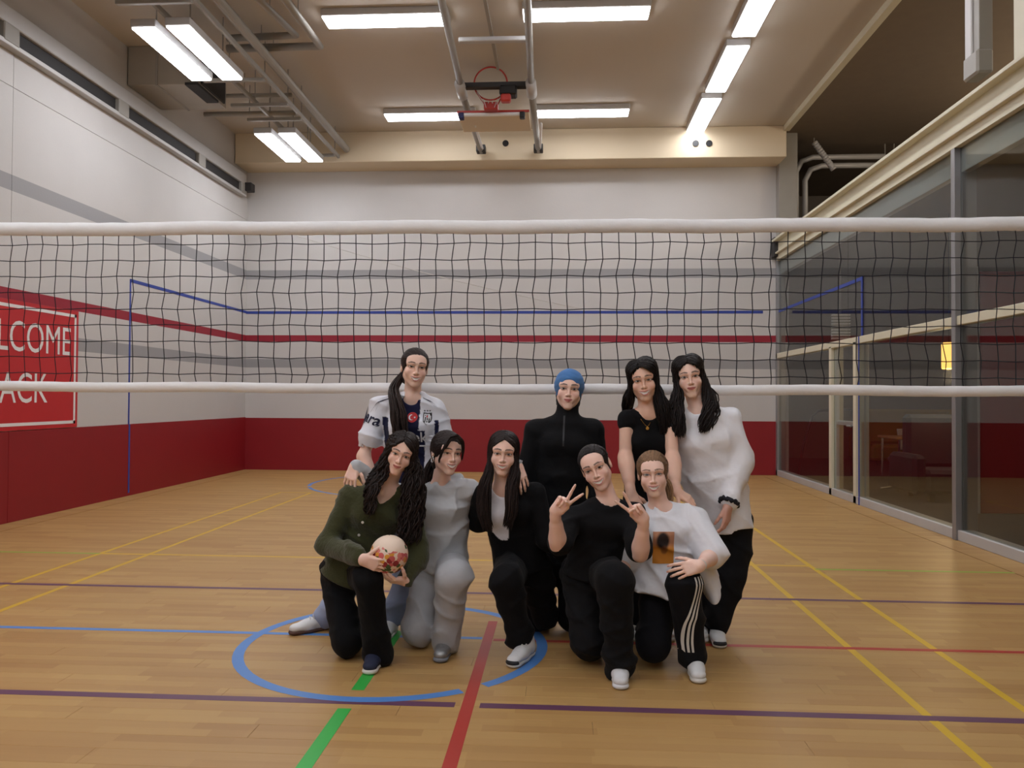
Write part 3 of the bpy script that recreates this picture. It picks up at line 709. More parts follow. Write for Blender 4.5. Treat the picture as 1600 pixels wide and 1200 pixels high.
class Vol:
    def __init__(s, lo, hi, h):
        s.h = h; s.lo = np.asarray(lo, float); n = np.ceil((np.asarray(hi) - s.lo) / h).astype(int) + 1
        s.ax = [(s.lo[i] + h * np.arange(n[i])).astype(np.float32) for i in range(3)]
        s.D = np.full(tuple(n), 1.0, dtype=np.float32)
    def box(s, lo, hi):
        sl = []
        for i in range(3):
            a = max(0, int((lo[i] - s.lo[i]) / s.h)); b = min(s.D.shape[i], int((hi[i] - s.lo[i]) / s.h) + 2)
            if b <= a: return None
            sl.append(slice(a, b))
        return tuple(sl)
    def grid(s, sl):
        return s.ax[0][sl[0]][:, None, None], s.ax[1][sl[1]][None, :, None], s.ax[2][sl[2]][None, None, :]
    def put(s, fn, lo, hi, k=0.01, op='add'):
        m = k + 3 * s.h
        sl = s.box(np.asarray(lo) - m, np.asarray(hi) + m)
        if sl is None: return
        d = fn(*s.grid(sl)); a = s.D[sl]
        if op == 'add':
            if k > 0:
                q = np.maximum(k - np.abs(a - d), 0) / k; s.D[sl] = np.minimum(a, d) - q * q * k * 0.25
            else: s.D[sl] = np.minimum(a, d)
        else:
            d = -d
            if k > 0:
                q = np.maximum(k - np.abs(a - d), 0) / k; s.D[sl] = np.maximum(a, d) + q * q * k * 0.25
            else: s.D[sl] = np.maximum(a, d)
    def cone(s, a, b, ra, rb, k=0.01, op='add'):
        a = np.asarray(a, float); b = np.asarray(b, float); ba = b - a; L2 = float(ba @ ba) + 1e-9
        R = max(ra, rb)
        def fn(X, Y, Z):
            x, y, z = X - a[0], Y - a[1], Z - a[2]
            dt = x * ba[0] + y * ba[1] + z * ba[2]
            t = np.clip(dt / L2, 0, 1)
            d2 = (x * x + y * y + z * z) - 2 * t * dt + t * t * L2
            return np.sqrt(np.maximum(d2, 0)) - (ra + (rb - ra) * t)
        s.put(fn, np.minimum(a, b) - R, np.maximum(a, b) + R, k, op)
    def chain(s, pts, rs, k=0.01, op='add'):
        for i in range(len(pts) - 1): s.cone(pts[i], pts[i + 1], rs[i], rs[i + 1], k, op)
    def loft(s, a, b, ra, rb, side, k=0.02, op='add', cap=None):
        """elliptic limb from a to b; ra, rb = (half width along side, half depth)"""
        a = np.asarray(a, float); b = np.asarray(b, float); ba = b - a; L = np.linalg.norm(ba); ax = ba / L
        sd = np.asarray(side, float); sd = unit(sd - ax * (sd @ ax)); nn = np.cross(ax, sd); R = max(*ra, *rb)
        def fn(X, Y, Z):
            x, y, z = X - a[0], Y - a[1], Z - a[2]
            ta = x * ax[0] + y * ax[1] + z * ax[2]; t = np.clip(ta / L, 0, 1)
            qa = ta - t * L; qs = x * sd[0] + y * sd[1] + z * sd[2]; qn = x * nn[0] + y * nn[1] + z * nn[2]
            rx = ra[0] + (rb[0] - ra[0]) * t; ry = ra[1] + (rb[1] - ra[1]) * t
            rc = cap if cap else np.minimum(rx, ry) * 0.6
            k0 = np.sqrt((qs / rx) ** 2 + (qn / ry) ** 2 + (qa / rc) ** 2) + 1e-6
            k1 = np.sqrt((qs / rx ** 2) ** 2 + (qn / ry ** 2) ** 2 + (qa / (rc * rc)) ** 2) + 1e-6
            return np.where(k0 < 0.3, -np.minimum(rx, ry) * 0.7, k0 * (k0 - 1) / k1)
        s.put(fn, np.minimum(a, b) - R, np.maximum(a, b) + R, k, op)
    def ell(s, c, r, R=None, k=0.01, op='add'):
        c = np.asarray(c, float); r = np.asarray(r, float); R = np.eye(3) if R is None else R
        ext = np.sqrt(((R * r[None, :]) ** 2).sum(1))
        def fn(X, Y, Z):
            x, y, z = X - c[0], Y - c[1], Z - c[2]
            q = [x * R[0, i] + y * R[1, i] + z * R[2, i] for i in range(3)]
            k0 = np.sqrt(sum((q[i] / r[i]) ** 2 for i in range(3))) + 1e-6
            k1 = np.sqrt(sum((q[i] / r[i] ** 2) ** 2 for i in range(3))) + 1e-6
            return np.where(k0 < 0.2, -min(r) * 0.8, k0 * (k0 - 1) / k1)
        s.put(fn, c - ext, c + ext, k, op)
    def half(s, p, n, k=0.004):
        """cut away everything on the n side of a plane through p"""
        n = unit(n); sl = tuple(slice(0, q) for q in s.D.shape); X, Y, Z = s.grid(sl)
        d = (X - p[0]) * n[0] + (Y - p[1]) * n[1] + (Z - p[2]) * n[2]
        s.D = np.maximum(s.D, d.astype(np.float32))
    def ripple(s, fn, band=0.03):
        i = np.nonzero(np.abs(s.D) < band)
        s.D[i] += fn(s.ax[0][i[0]], s.ax[1][i[1]], s.ax[2][i[2]]).astype(np.float32)
    def mesh(s):
        D = s.D; I = D < 0
        n = np.array(D.shape)
        cnt = np.zeros(n - 1, dtype=np.int8)
        for dx in (0, 1):
            for dy in (0, 1):
                for dz in (0, 1): cnt += I[dx:n[0] - 1 + dx, dy:n[1] - 1 + dy, dz:n[2] - 1 + dz]
        act = np.nonzero((cnt > 0) & (cnt < 8)); m = len(act[0])
        if m == 0: return np.zeros((0, 3)), np.zeros((0, 4), int)
        A = np.stack(act, 1); corner = {}
        for dx in (0, 1):
            for dy in (0, 1):
                for dz in (0, 1): corner[(dx, dy, dz)] = D[A[:, 0] + dx, A[:, 1] + dy, A[:, 2] + dz]
        acc = np.zeros((m, 3)); num = np.zeros(m)
        for axis in range(3):
            o = [q for q in range(3) if q != axis]
            for u in (0, 1):
                for w in (0, 1):
                    p = [0, 0, 0]; p[o[0]] = u; p[o[1]] = w; q = p.copy(); q[axis] = 1
                    d0, d1 = corner[tuple(p)], corner[tuple(q)]
                    c = (d0 < 0) != (d1 < 0)
                    t = np.where(c, d0 / np.where(c, d0 - d1, 1), 0)
                    for j in range(3): acc[:, j] += np.where(c, p[j] + (t if j == axis else 0), 0)
                    num += c
        vert = s.lo + (A + acc / num[:, None]) * s.h
        idx = np.full(n - 1, -1, dtype=np.int32); idx[act] = np.arange(m)
        faces = []
        for axis in range(3):
            o1, o2 = (axis + 1) % 3, (axis + 2) % 3
            sl0 = [slice(1, n[q] - 1) for q in range(3)]; sl1 = list(sl0)
            sl0[axis] = slice(0, n[axis] - 1); sl1[axis] = slice(1, n[axis])
            a, b = I[tuple(sl0)], I[tuple(sl1)]
            e = np.nonzero(a != b); E_ = np.stack(e, 1)
            flip = b[e]
            for q in range(3):
                if q != axis: E_[:, q] += 1
            def cell(d1, d2):
                c = E_.copy(); c[:, o1] -= d1; c[:, o2] -= d2; return idx[c[:, 0], c[:, 1], c[:, 2]]
            Q = np.stack([cell(1, 1), cell(0, 1), cell(0, 0), cell(1, 0)], 1)
            Q[flip] = Q[flip][:, ::-1]
            faces.append(Q)
        Fq = np.concatenate(faces); Fq = Fq[(Fq >= 0).all(1)]
        return vert, Fq

def join(parts):
    vs, fs, cs, n = [], [], [], 0
    for v, f, c in parts:
        vs.append(v); fs.append(f + n); n += len(v)
        cs.append(np.broadcast_to(np.asarray(c, dtype=np.float32), (len(v), 3)))
    return np.concatenate(vs), np.concatenate(fs), np.concatenate(cs)

def catmull(P, m):
    """resample polylines P (n, k, 3) to m points each with a smooth spline"""
    P = np.asarray(P, float); one = P.ndim == 2
    if one: P = P[None]
    n, k, _ = P.shape
    E_ = np.concatenate([2 * P[:, :1] - P[:, 1:2], P, 2 * P[:, -1:] - P[:, -2:-1]], 1)
    t = np.linspace(0, k - 1, m); i = np.minimum(t.astype(int), k - 2); f = (t - i)[None, :, None]
    p0, p1, p2, p3 = E_[:, i], E_[:, i + 1], E_[:, i + 2], E_[:, i + 3]
    R = 0.5 * (2 * p1 + (p2 - p0) * f + (2 * p0 - 5 * p1 + 4 * p2 - p3) * f ** 2 + (3 * p1 - p0 - 3 * p2 + p3) * f ** 3)
    return R[0] if one else R

def tubes(P, Rr, seg=5, flat=None):
    """many tubes at once: P (n, m, 3), Rr (n, m) -> verts, quads"""
    n, m, _ = P.shape
    T = np.gradient(P, axis=1); T /= np.linalg.norm(T, axis=2, keepdims=True) + 1e-9
    ref = np.where(np.abs(T[..., 1:2]) < 0.9, np.array([0, 1.0, 0]), np.array([1.0, 0, 0]))
    A = np.cross(T, ref); A /= np.linalg.norm(A, axis=2, keepdims=True) + 1e-9; B = np.cross(A, T)
    w = 2 * np.pi * np.arange(seg) / seg
    ca, sa = np.cos(w), np.sin(w) * (flat or 1.0)
    Vt = P[:, :, None, :] + Rr[:, :, None, None] * (A[:, :, None, :] * ca[None, None, :, None] + B[:, :, None, :] * sa[None, None, :, None])
    base = (np.arange(n)[:, None, None] * m + np.arange(m - 1)[None, :, None]) * seg
    j = np.arange(seg)[None, None, :]; j2 = (j + 1) % seg
    Q = np.stack([base + j, base + j2, base + seg + j2, base + seg + j], -1).reshape(-1, 4)
    return Vt.reshape(-1, 3), Q

def lc(rgb): return np.array(lin(rgb), dtype=np.float32)

MS = {}
MS['skin'] = attr_mat('skin', rough=.5, bump=.05, bscale=220, spec=.35, sss=.12, var=.03, vscale=18)
MS['hair'] = attr_mat('hair', rough=.5, bump=.25, bscale=90, spec=.22, var=.25, vscale=60)
MS['knit'] = attr_mat('knit_fabric', rough=.9, bump=.25, bscale=70, sheen=.25, spec=.2, var=.10, vscale=40)
MS['cotton'] = attr_mat('cotton_fabric', rough=.85, bump=.35, bscale=14, sheen=.08, spec=.2, var=.03, vscale=12)
MS['black'] = attr_mat('black_fabric', rough=.85, bump=.35, bscale=16, sheen=.03, spec=.15, var=.12, vscale=20)
MS['print'] = attr_mat('print_ink', rough=.6, spec=.3, var=.02)
M['shoe_w'] = simple('white_shoe_leather', (222, 222, 222), .5, var=.05, scale=30, bump=.1)
M['shoe_sole'] = simple('white_rubber_sole', (216, 214, 208), .6)
M['shoe_navy'] = simple('navy_suede', (26, 32, 58), .8)
M['shoe_silver'] = simple('silver_shoe_mesh', (150, 150, 150), .35, metal=.6, var=.2, scale=60)
M['shoe_grey'] = simple('grey_shoe_mesh', (120, 122, 128), .7, var=.15, scale=60)
M['shoe_black'] = simple('black_shoe', (30, 30, 34), .6)
M['gum'] = simple('gum_sole', (92, 66, 56), .7)
M['sock'] = simple('white_sock', (218, 218, 220), .9, bump=.2)
M['gold'] = simple('gold', (214, 170, 90), .25, metal=1.0, var=0); M['silver'] = simple('polished_silver', (230, 230, 230), .15, metal=1.0, var=0)
M['nacre'] = simple('pearl_button', (226, 222, 212), .3)

# ------------------------------------------------------------------ head
def rotm(yaw, pitch, roll):
    y, p, r = map(math.radians, (yaw, pitch, roll))
    Rz = np.array([[math.cos(y), -math.sin(y), 0], [math.sin(y), math.cos(y), 0], [0, 0, 1]])
    Rx = np.array([[1, 0, 0], [0, math.cos(p), -math.sin(p)], [0, math.sin(p), math.cos(p)]])
    Ry = np.array([[math.cos(r), 0, math.sin(r)], [0, 1, 0], [-math.sin(r), 0, math.cos(r)]])
    return Ry @ Rz @ Rx

class Head:
    def __init__(s, px, py, Yf, yaw=0, pitch=0, roll=0, size=1.0, smile='teeth', skin=(206, 160, 138), brow=(48, 36, 32), iris=(50, 38, 30), jaw=1.0, wide=1.0, lip=(176, 82, 80)):
        s.R = rotm(yaw, pitch, roll); s.sz = size; s.smile = smile; s.skin = skin; s.brow = brow; s.iris = iris; s.jaw = jaw; s.wide = wide; s.lip = lip
        s.c = at(px, py, Yf) - s.R @ (V3(0, -.085, 0) * size)
    def w(s, *p): return s.c + s.R @ (V3(*p) * s.sz)          # head space -> world
    def local(s, P): return ((np.asarray(P) - s.c) @ s.R) / s.sz

def lc3(h, P):
    return h.local(P)

def build_head(h, nb, J=None, neck_r=.047, skin_low=None):
    """head, neck and a little of the chest in one fine mesh; nb = neck base, chest = upper chest point"""
    z = h.sz
    ch = nb - unit(nb - J['ch']) * .13 if J is not None else nb; low = ch
    lo = np.minimum(h.c - .135 * z, np.minimum(nb, low) - .09); hi = np.maximum(h.c + .135 * z, np.maximum(nb, low) + .09)
    if J is not None: lo[2] = min(lo[2], ch[2]); lo[2] = max(lo[2], ch[2] - .03)
    v = Vol(lo, hi, .0027)
    E = lambda p, r, k=.012, op='add', rr=None: v.ell(h.w(*p), V3(*r) * z, h.R if rr is None else h.R @ rr, k * z, op)
    K = lambda a, b, ra, rb, k=.01, op='add': v.cone(h.w(*a), h.w(*b), ra * z, rb * z, k * z, op)
    wd, jw = h.wide, h.jaw
    E((0, .012, .030), (.072 * wd, .092, .078))
    E((0, -.030, -.030), (.0565 * wd, .056, .076), .028)
    for sx in (-1, 1):
        K((sx * .047 * wd * jw, -.005, -.052), (sx * .011, -.068, -.097), .014, .012, .028)
        E((sx * .036 * wd, -.064, -.034), (.023, .020, .021), .025)
        K((sx * .012, -.088, .018), (sx * .046 * wd, -.070, .018), .010, .008, .018)
    E((0, -.074, -.100), (.019, .016, .014), .022)
    E((0, -.055, .040), (.050 * wd, .030, .030), .03)
    E((0, -.082, -.062), (.030, .014, .022), .02)                      # mouth mound
    for sx in (-1, 1): E((sx * .030 * wd, -.096, .001), (.019, .014, .0105), .012, 'sub')
    K((0, -.088, .012), (0, -.1030, -.030), .0062, .0075, .010)        # nose
    E((0, -.1035, -.034), (.0085, .0085, .0075), .006)
    for sx in (-1, 1): E((sx * .0105, -.094, -.037), (.0062, .009, .0060), .006)
    for sx in (-1, 1): E((sx * .030 * wd, -.0745, .0), (.0145, .0135, .0118), .003)   # eyeballs with their lids
    big = h.smile == 'teeth'
    # lips: arcs that rise at the corners
    mw = .030 if big else .024; up = .0105 if big else .006; gap = .0030 if big else .0020; gl_ = .0098 if big else .0020
    xs = np.linspace(-1, 1, 7)
    def lipline(off, prot): return [h.w(mw * x, -.0955 - prot + .017 * x * x, -.064 + off * (1 - x * x) + up * x * x) for x in xs]
    v.chain(lipline(gap + .003, .0), [.002 * z] + [.0036 * z] * 5 + [.002 * z], .005 * z)
    v.chain(lipline(-gl_ - .004, -.001), [.002 * z] + [.0046 * z] * 5 + [.002 * z], .005 * z)
    for sx in (-1, 1):
        E((sx * .0735 * wd, .012, -.006), (.0075, .017, .030), .006)
        E((sx * .079 * wd, .006, -.004), (.004, .009, .016), .004, 'sub')
    v.cone(h.w(0, .018, -.045), nb, neck_r * z, neck_r * 1.06, .03)
    if J is not None:
        sd_, up_ = unit(J['shr'] - J['shl']), unit(nb - J['ch'])
        v.loft(J['ch'], nb - up_ * .035, (.125, .088), (.082, .056), sd_, .03)
        for sh in (J['shl'], J['shr']): v.cone(nb - up_ * .020, sh, .043, .040, .03)
    vv, ff = v.mesh()
    L = h.local(vv); x, y, zz = L[:, 0], L[:, 1], L[:, 2]; ax = np.abs(x)
    col = np.tile(lc(h.skin), (len(vv), 1))
    def mixc(mask, c):
        m = np.clip(mask, 0, 1)[:, None]; col[:] = col * (1 - m) + lc(c)[None] * m
    front = y < -.04
    blush = np.exp(-(((ax - .038) / .018) ** 2 + ((zz + .032) / .016) ** 2)) * front
    mixc(blush * .3, (206, 132, 120))
    # brows
    bx = (ax - .031 * wd) / .0205; bz = .0225 + .0045 * (1 - bx ** 2) - .0006 * bx
    mixc(((np.abs(bx) < 1) & (np.abs(zz - bz) < .0036 * (1 - .45 * np.clip(bx, 0, 1))) & front) * .85, h.brow)
    # eyes
    ex = (ax - .030 * wd) / .0165; op_ = .0052 if big else .0058
    top = op_ * (1 - ex ** 2) + .0008 + .0012 * ex; bot = -op_ * .75 * (1 - ex ** 2)
    eye = (np.abs(ex) < 1) & (zz < top) & (zz > bot) & (y < -.07)
    lid = (np.abs(ex) < 1.12) & (np.abs(zz - top) < .0019) & (y < -.065)
    mixc(eye * 1.0, (214, 206, 200))
    mixc((eye & (np.abs(ax - .030 * wd) < .0066)) * 1.0, h.iris)
    mixc(lid * .9, (40, 28, 26))
    mixc(((np.abs(ex) < 1.1) & (np.abs(zz - bot) < .0013) & (y < -.065)) * .35, (110, 74, 64))
    # mouth
    mx = x / mw; inm = np.abs(mx) < 1
    cen = -.064 + up * mx ** 2
    topl = cen + gap * (1 - mx ** 2); botl = cen - gl_ * (1 - mx ** 2)
    lipm = inm & (zz < topl + .0062 * np.sqrt(np.clip(1 - mx ** 2, 0, 1))) & (zz > botl - .0072 * np.sqrt(np.clip(1 - mx ** 2, 0, 1))) & (y < -.062)
    mixc(lipm * .85, h.lip)
    ins = inm & (zz < topl) & (zz > botl) & (y < -.062)
    if big: mixc(ins * 1.0, (226, 220, 212))
    else: mixc((inm & (np.abs(zz - cen) < .0012) & (y < -.062)) * .8, (110, 48, 46))
    mixc(((np.abs(ax - .0070) < .0030) & (np.abs(zz + .0425) < .0022) & (y < -.088)) * .45, (120, 72, 62))  # nostrils
    return vv, ff, col

# ------------------------------------------------------------------ hands
POSES = {  # per finger: spread angle, three joint bends (degrees)
    'rest': ([(7, 18, 22, 12), (2, 20, 24, 14), (-4, 22, 26, 14), (-10, 24, 28, 16)], (38, 14, 12)),
    'drape': ([(9, 24, 24, 12), (3, 26, 24, 12), (-4, 28, 24, 12), (-11, 30, 26, 14)], (44, 20, 10)),
    'hang': ([(4, 14, 24, 16), (1, 20, 28, 18), (-3, 24, 30, 18), (-8, 28, 32, 20)], (24, 14, 14)),
    'hold': ([(10, 26, 26, 16), (3, 26, 28, 16), (-4, 28, 28, 16), (-11, 30, 30, 18)], (56, 18, 14)),
    'peace': ([(14, 4, 4, 2), (-12, 4, 4, 2), (-6, 82, 88, 40), (-10, 80, 88, 40)], (6, 34, 40)),
}
def add_hand(v, wr, f, c, u, pose, s=1.0, nails=None):
    f = unit(f); c = unit(np.asarray(c, float) - f * (np.asarray(c, float) @ f)); uu = np.cross(f, c); uu = uu if uu @ np.asarray(u, float) > 0 else -uu
    fing, th = POSES[pose]
    Lg = ((.040, .024, .019), (.044, .028, .020), (.041, .026, .020), (.032, .020, .017))
    lat = (.0300, .0098, -.0102, -.0285); fwd = (.082, .085, .081, .073)
    g = lambda a, b, d=0: wr + (f * a + uu * b + c * d) * s
    for i in range(4):
        v.cone(g(.004, lat[i] * .55), g(fwd[i], lat[i]), .0135 * s, .0098 * s, .016 * s)
    v.cone(g(.02, .022, .006), g(.055, .024, .008), .012 * s, .010 * s, .014 * s)
    v.cone(g(.02, -.018, .006), g(.055, -.022, .006), .012 * s, .009 * s, .014 * s)
    for i in range(4):
        sp, *b = fing[i]; sp = math.radians(sp); p = g(fwd[i], lat[i]); ang = 0.0
        d0 = f * math.cos(sp) + uu * math.sin(sp)
        r = (.0086, .0080, .0073, .0060) if i < 3 else (.0076, .0070, .0064, .0054)
        for j in range(3):
            ang += math.radians(b[j]); d = d0 * math.cos(ang) + c * math.sin(ang)
            q = p + d * Lg[i][j] * s
            v.cone(p, q, r[j] * s, r[j + 1] * s, .003 * s); p = q
        if nails is not None: nails.append(p - d * .006 * s - np.cross(np.cross(d, c), d) * .005 * s)
    out, b1, b2 = th
    p = g(.022, .026, .008); a = math.radians(out)
    d = unit(f * math.cos(a) + uu * math.sin(a) + c * .30)
    rr = (.0125, .0098, .0090, .0070)
    for j, (L, bend) in enumerate(((.040, 0), (.030, b1), (.024, b2))):
        if bend:
            t = math.radians(bend); inw = unit(-uu * .8 + c * .6); d = unit(d * math.cos(t) + unit(inw - d * (inw @ d)) * math.sin(t))
        q = p + d * L * s; v.cone(p, q, rr[j] * s, rr[j + 1] * s, .005 * s); p = q
    if nails is not None: nails.append(p - d * .005 * s - unit(c) * .005 * s)

def build_arm(sh, el, wr, hand, skin, start=0.0, s=.95, nail=None, r=(.039, .033, .0225)):
    """bare arm from somewhere along sh-el-wr (start: 0 shoulder, 1 elbow, 2 wrist) down to the fingertips"""
    pts = []
    if start < 1:
        pts = [sh + (el - sh) * start, el, wr]; rs = [r[0] + (r[1] - r[0]) * start, r[1], r[2]]
    else:
        t = min(start - 1, .95); pts = [el + (wr - el) * t, wr]; rs = [r[1] + (r[2] - r[1]) * t, r[2]]
    hd = wr + unit(hand['f']) * .19 * s
    allp = np.array(pts + [hd]); lo, hi = allp.min(0) - .075, allp.max(0) + .075
    v = Vol(lo, hi, .0031)
    v.chain(pts, rs, .02)
    if start < 1.3:                                    # fuller forearm below the elbow
        a = el + (wr - el) * .22; v.cone(el + (wr - el) * .05, a, r[1], r[1] * 1.04, .03); v.cone(a, el + (wr - el) * .6, r[1] * 1.04, r[1] * .82, .03)
    v.cone(wr - unit(wr - el) * .03, wr + unit(hand['f']) * .012, r[2], r[2] * .86, .02)
    nails = []
    add_hand(v, wr, hand['f'], hand['c'], hand['u'], hand['pose'], s, nails)
    vv, ff = v.mesh()
    col = np.tile(lc(skin), (len(vv), 1))
    tip = np.full(len(vv), 9.0)
    for p in nails: tip = np.minimum(tip, np.linalg.norm(vv - p, axis=1))
    m = np.clip((.0075 - tip) / .002, 0, 1)[:, None]
    col = col * (1 - m) + lc(nail or (222, 172, 160)) * m
    return vv, ff, col

# ------------------------------------------------------------------ cloth ripples
def folds(seed, amp, f=26.0, dirv=(.3, .2, 1.0)):
    r = np.random.default_rng(seed)
    K = [unit(np.asarray(dirv) + r.normal(0, .45, 3)) * f * r.uniform(.6, 1.5) for _ in range(4)]
    W = [r.normal(0, 1, 3) * 9 for _ in range(4)]; ph = r.uniform(0, 6.28, 8)
    def fn(x, y, z):
        t = 0
        for i in range(4):
            a = K[i][0] * x + K[i][1] * y + K[i][2] * z; b = W[i][0] * x + W[i][1] * y + W[i][2] * z
            q = 1 - np.abs(np.sin(.5 * (a + 1.8 * np.sin(b + ph[i]) + ph[i + 4])))
            msk = .5 + .5 * np.sin(W[(i + 1) % 4][0] * x + W[(i + 2) % 4][1] * y + W[(i + 3) % 4][2] * z + ph[i])
            t = t + (q * q * 1.6 - .5) * msk
        return -amp * t
    return fn

class Person:
    """collects the pieces of one figure under one Empty"""
    def __init__(s, base, label):
        s.root = empty('person', tuple(base), label=label, cat='person', group='women posing in front of the net')
        s.skins = []; s.objs = {}
    def add(s, name, v, f, mat, col, parent=None, smooth=True, label=None):
        o = link_mesh(name, v, f, mat, None, smooth, col)
        if parent is None: hang(o, s.root)
        else:
            o.parent = parent; o.matrix_parent_inverse = parent.matrix_parent_inverse.copy() if False else Matrix.Identity(4)
            o.matrix_parent_inverse = (Matrix.Translation(s.root.location) @ parent.matrix_parent_inverse).inverted()
        if label: o['label'] = label
        s.objs.setdefault(name, []).append(o)
        return o
    def mb(s, mb, name, mat, parent=None, smooth=False, label=None):
        o = mb.build(name, mat, None, smooth)
        if parent is None: hang(o, s.root)
        else: o.parent = parent; o.matrix_parent_inverse = (Matrix.Translation(s.root.location) @ parent.matrix_parent_inverse).inverted()
        if label: o['label'] = label
        return o
    def finish_body(s):
        v, f, c = join(s.skins); s.body = s.add('body', v, f, MS['skin'], c)

def bounds(pts, pad):
    a = np.array(pts); return a.min(0) - pad, a.max(0) + pad

def coarse_body(J, skin):
    """trunk and legs (under the clothes)"""
    pts = [J['nb'], J['hip'], J['shl'], J['shr'], *J['legl'], *J['legr'], J['arml'][1], J['armr'][1]]
    lo, hi = bounds(pts, .19); v = Vol(lo, hi, .014)
    side = unit(J['shr'] - J['shl']); hs = J.get('hside', side)
    ch = J['ch']; wa = J['wa']
    v.loft(J['hip'], wa, (.105, .085), (.095, .075), hs, .04); v.loft(wa, ch, (.108, .080), (.125, .088), side, .04)
    v.loft(ch, J['nb'] - unit(J['nb'] - ch) * .03, (.125, .088), (.08, .055), side, .04)
    for sh in (J['shl'], J['shr']): v.cone(J['nb'] - unit(J['nb'] - ch) * .02, sh, .042, .040, .03)
    for arm in (J['arml'], J['armr']): v.cone(arm[0], arm[0] + (arm[1] - arm[0]) * .6, .038, .034, .03)
    for leg in (J['legl'], J['legr']): v.chain(leg, [.072, .048, .034], .03)
    vv, ff = v.mesh(); return vv, ff, lc(skin)

def torso_garment(v, J, t=.0, k=.04, bust=.052, hem=None, hemr=None, waist=(.125, .095), chestr=(.142, .100)):
    side = unit(J['shr'] - J['shl']); hs = J.get('hside', side); ch, wa = J['ch'], J['wa']
    up = unit(J['nb'] - ch)
    v.loft(wa, ch, (waist[0] + t, waist[1] + t), (chestr[0] + t, chestr[1] + t), side, k)
    v.loft(ch, J['nb'] - up * .035, (chestr[0] + t, chestr[1] + t), (.09 + t, .058 + t), side, k)
    for sh in (J['shl'], J['shr']): v.cone(J['nb'] - up * .026, sh, .044 + t * .5, .044 + t * .6, k * .7)
    fr = unit(np.cross(up, side)); fr = fr if fr[1] < 0 else -fr
    if bust:
        for sx in (-1, 1): v.ell(ch + side * sx * .066 + fr * (.055 + t * .6) - up * .015, (bust, bust * .9, bust), None, k)
    if hem is not None: v.loft(wa, hem, (waist[0] + t, waist[1] + t), hemr, hs, k, cap=.02)
    return side, up, fr

def mk_joints(nb, hip, shl, shr, arml, armr, legl, legr, bend=(0, 0, 0)):
    nb, hip = np.asarray(nb), np.asarray(hip); ax = nb - hip
    J = dict(nb=nb, hip=hip, shl=np.asarray(shl), shr=np.asarray(shr), arml=[np.asarray(shl)] + [np.asarray(p) for p in arml], armr=[np.asarray(shr)] + [np.asarray(p) for p in armr],
             legl=[np.asarray(p) for p in legl], legr=[np.asarray(p) for p in legr])
    J['wa'] = hip + ax * .42 + np.asarray(bend) * .7; J['ch'] = hip + ax * .74 + np.asarray(bend)
    return J

def trousers(pr, J, col, mat, seed, thigh=.092, knee=.080, cuff=.085, amp=.008, hipr=(.155, .112), name='trousers', h=.0085, cuffl=None, extra=None, kneer=None):
    lo, hi = bounds([J['hip'], *J['legl'], *J['legr'], J['wa']], .2); v = Vol(lo, hi, h)
    hs = J.get('hside', unit(J['shr'] - J['shl']))
    v.loft(J['hip'] - unit(J['wa'] - J['hip']) * .03, J['wa'], hipr, (.125, .095), hs, .04)
    for i, leg in enumerate((J['legl'], J['legr'])):
        c = cuffl[i] if cuffl else cuff; kn = kneer[i] if kneer else knee
        v.cone(leg[0], leg[1], thigh, kn, .03)
        d = unit(leg[2] - leg[1])
        v.cone(leg[1], leg[2], kn, c * .9, .025)
        v.cone(leg[2] - d * .12, leg[2] + d * .01, c * .85, c, .02)
    if extra: extra(v)
    v.ripple(folds(seed, amp, 34))
    for leg in (J['legl'], J['legr']):
        pass
    # nothing below the floor
    X = v.ax[2][None, None, :]; v.D = np.maximum(v.D, (0.004 - X).astype(np.float32))
    vv, ff = v.mesh()
    c = col(vv) if callable(col) else lc(col)
    return pr.add(name, vv, ff, mat, np.broadcast_to(c, (len(vv), 3)))

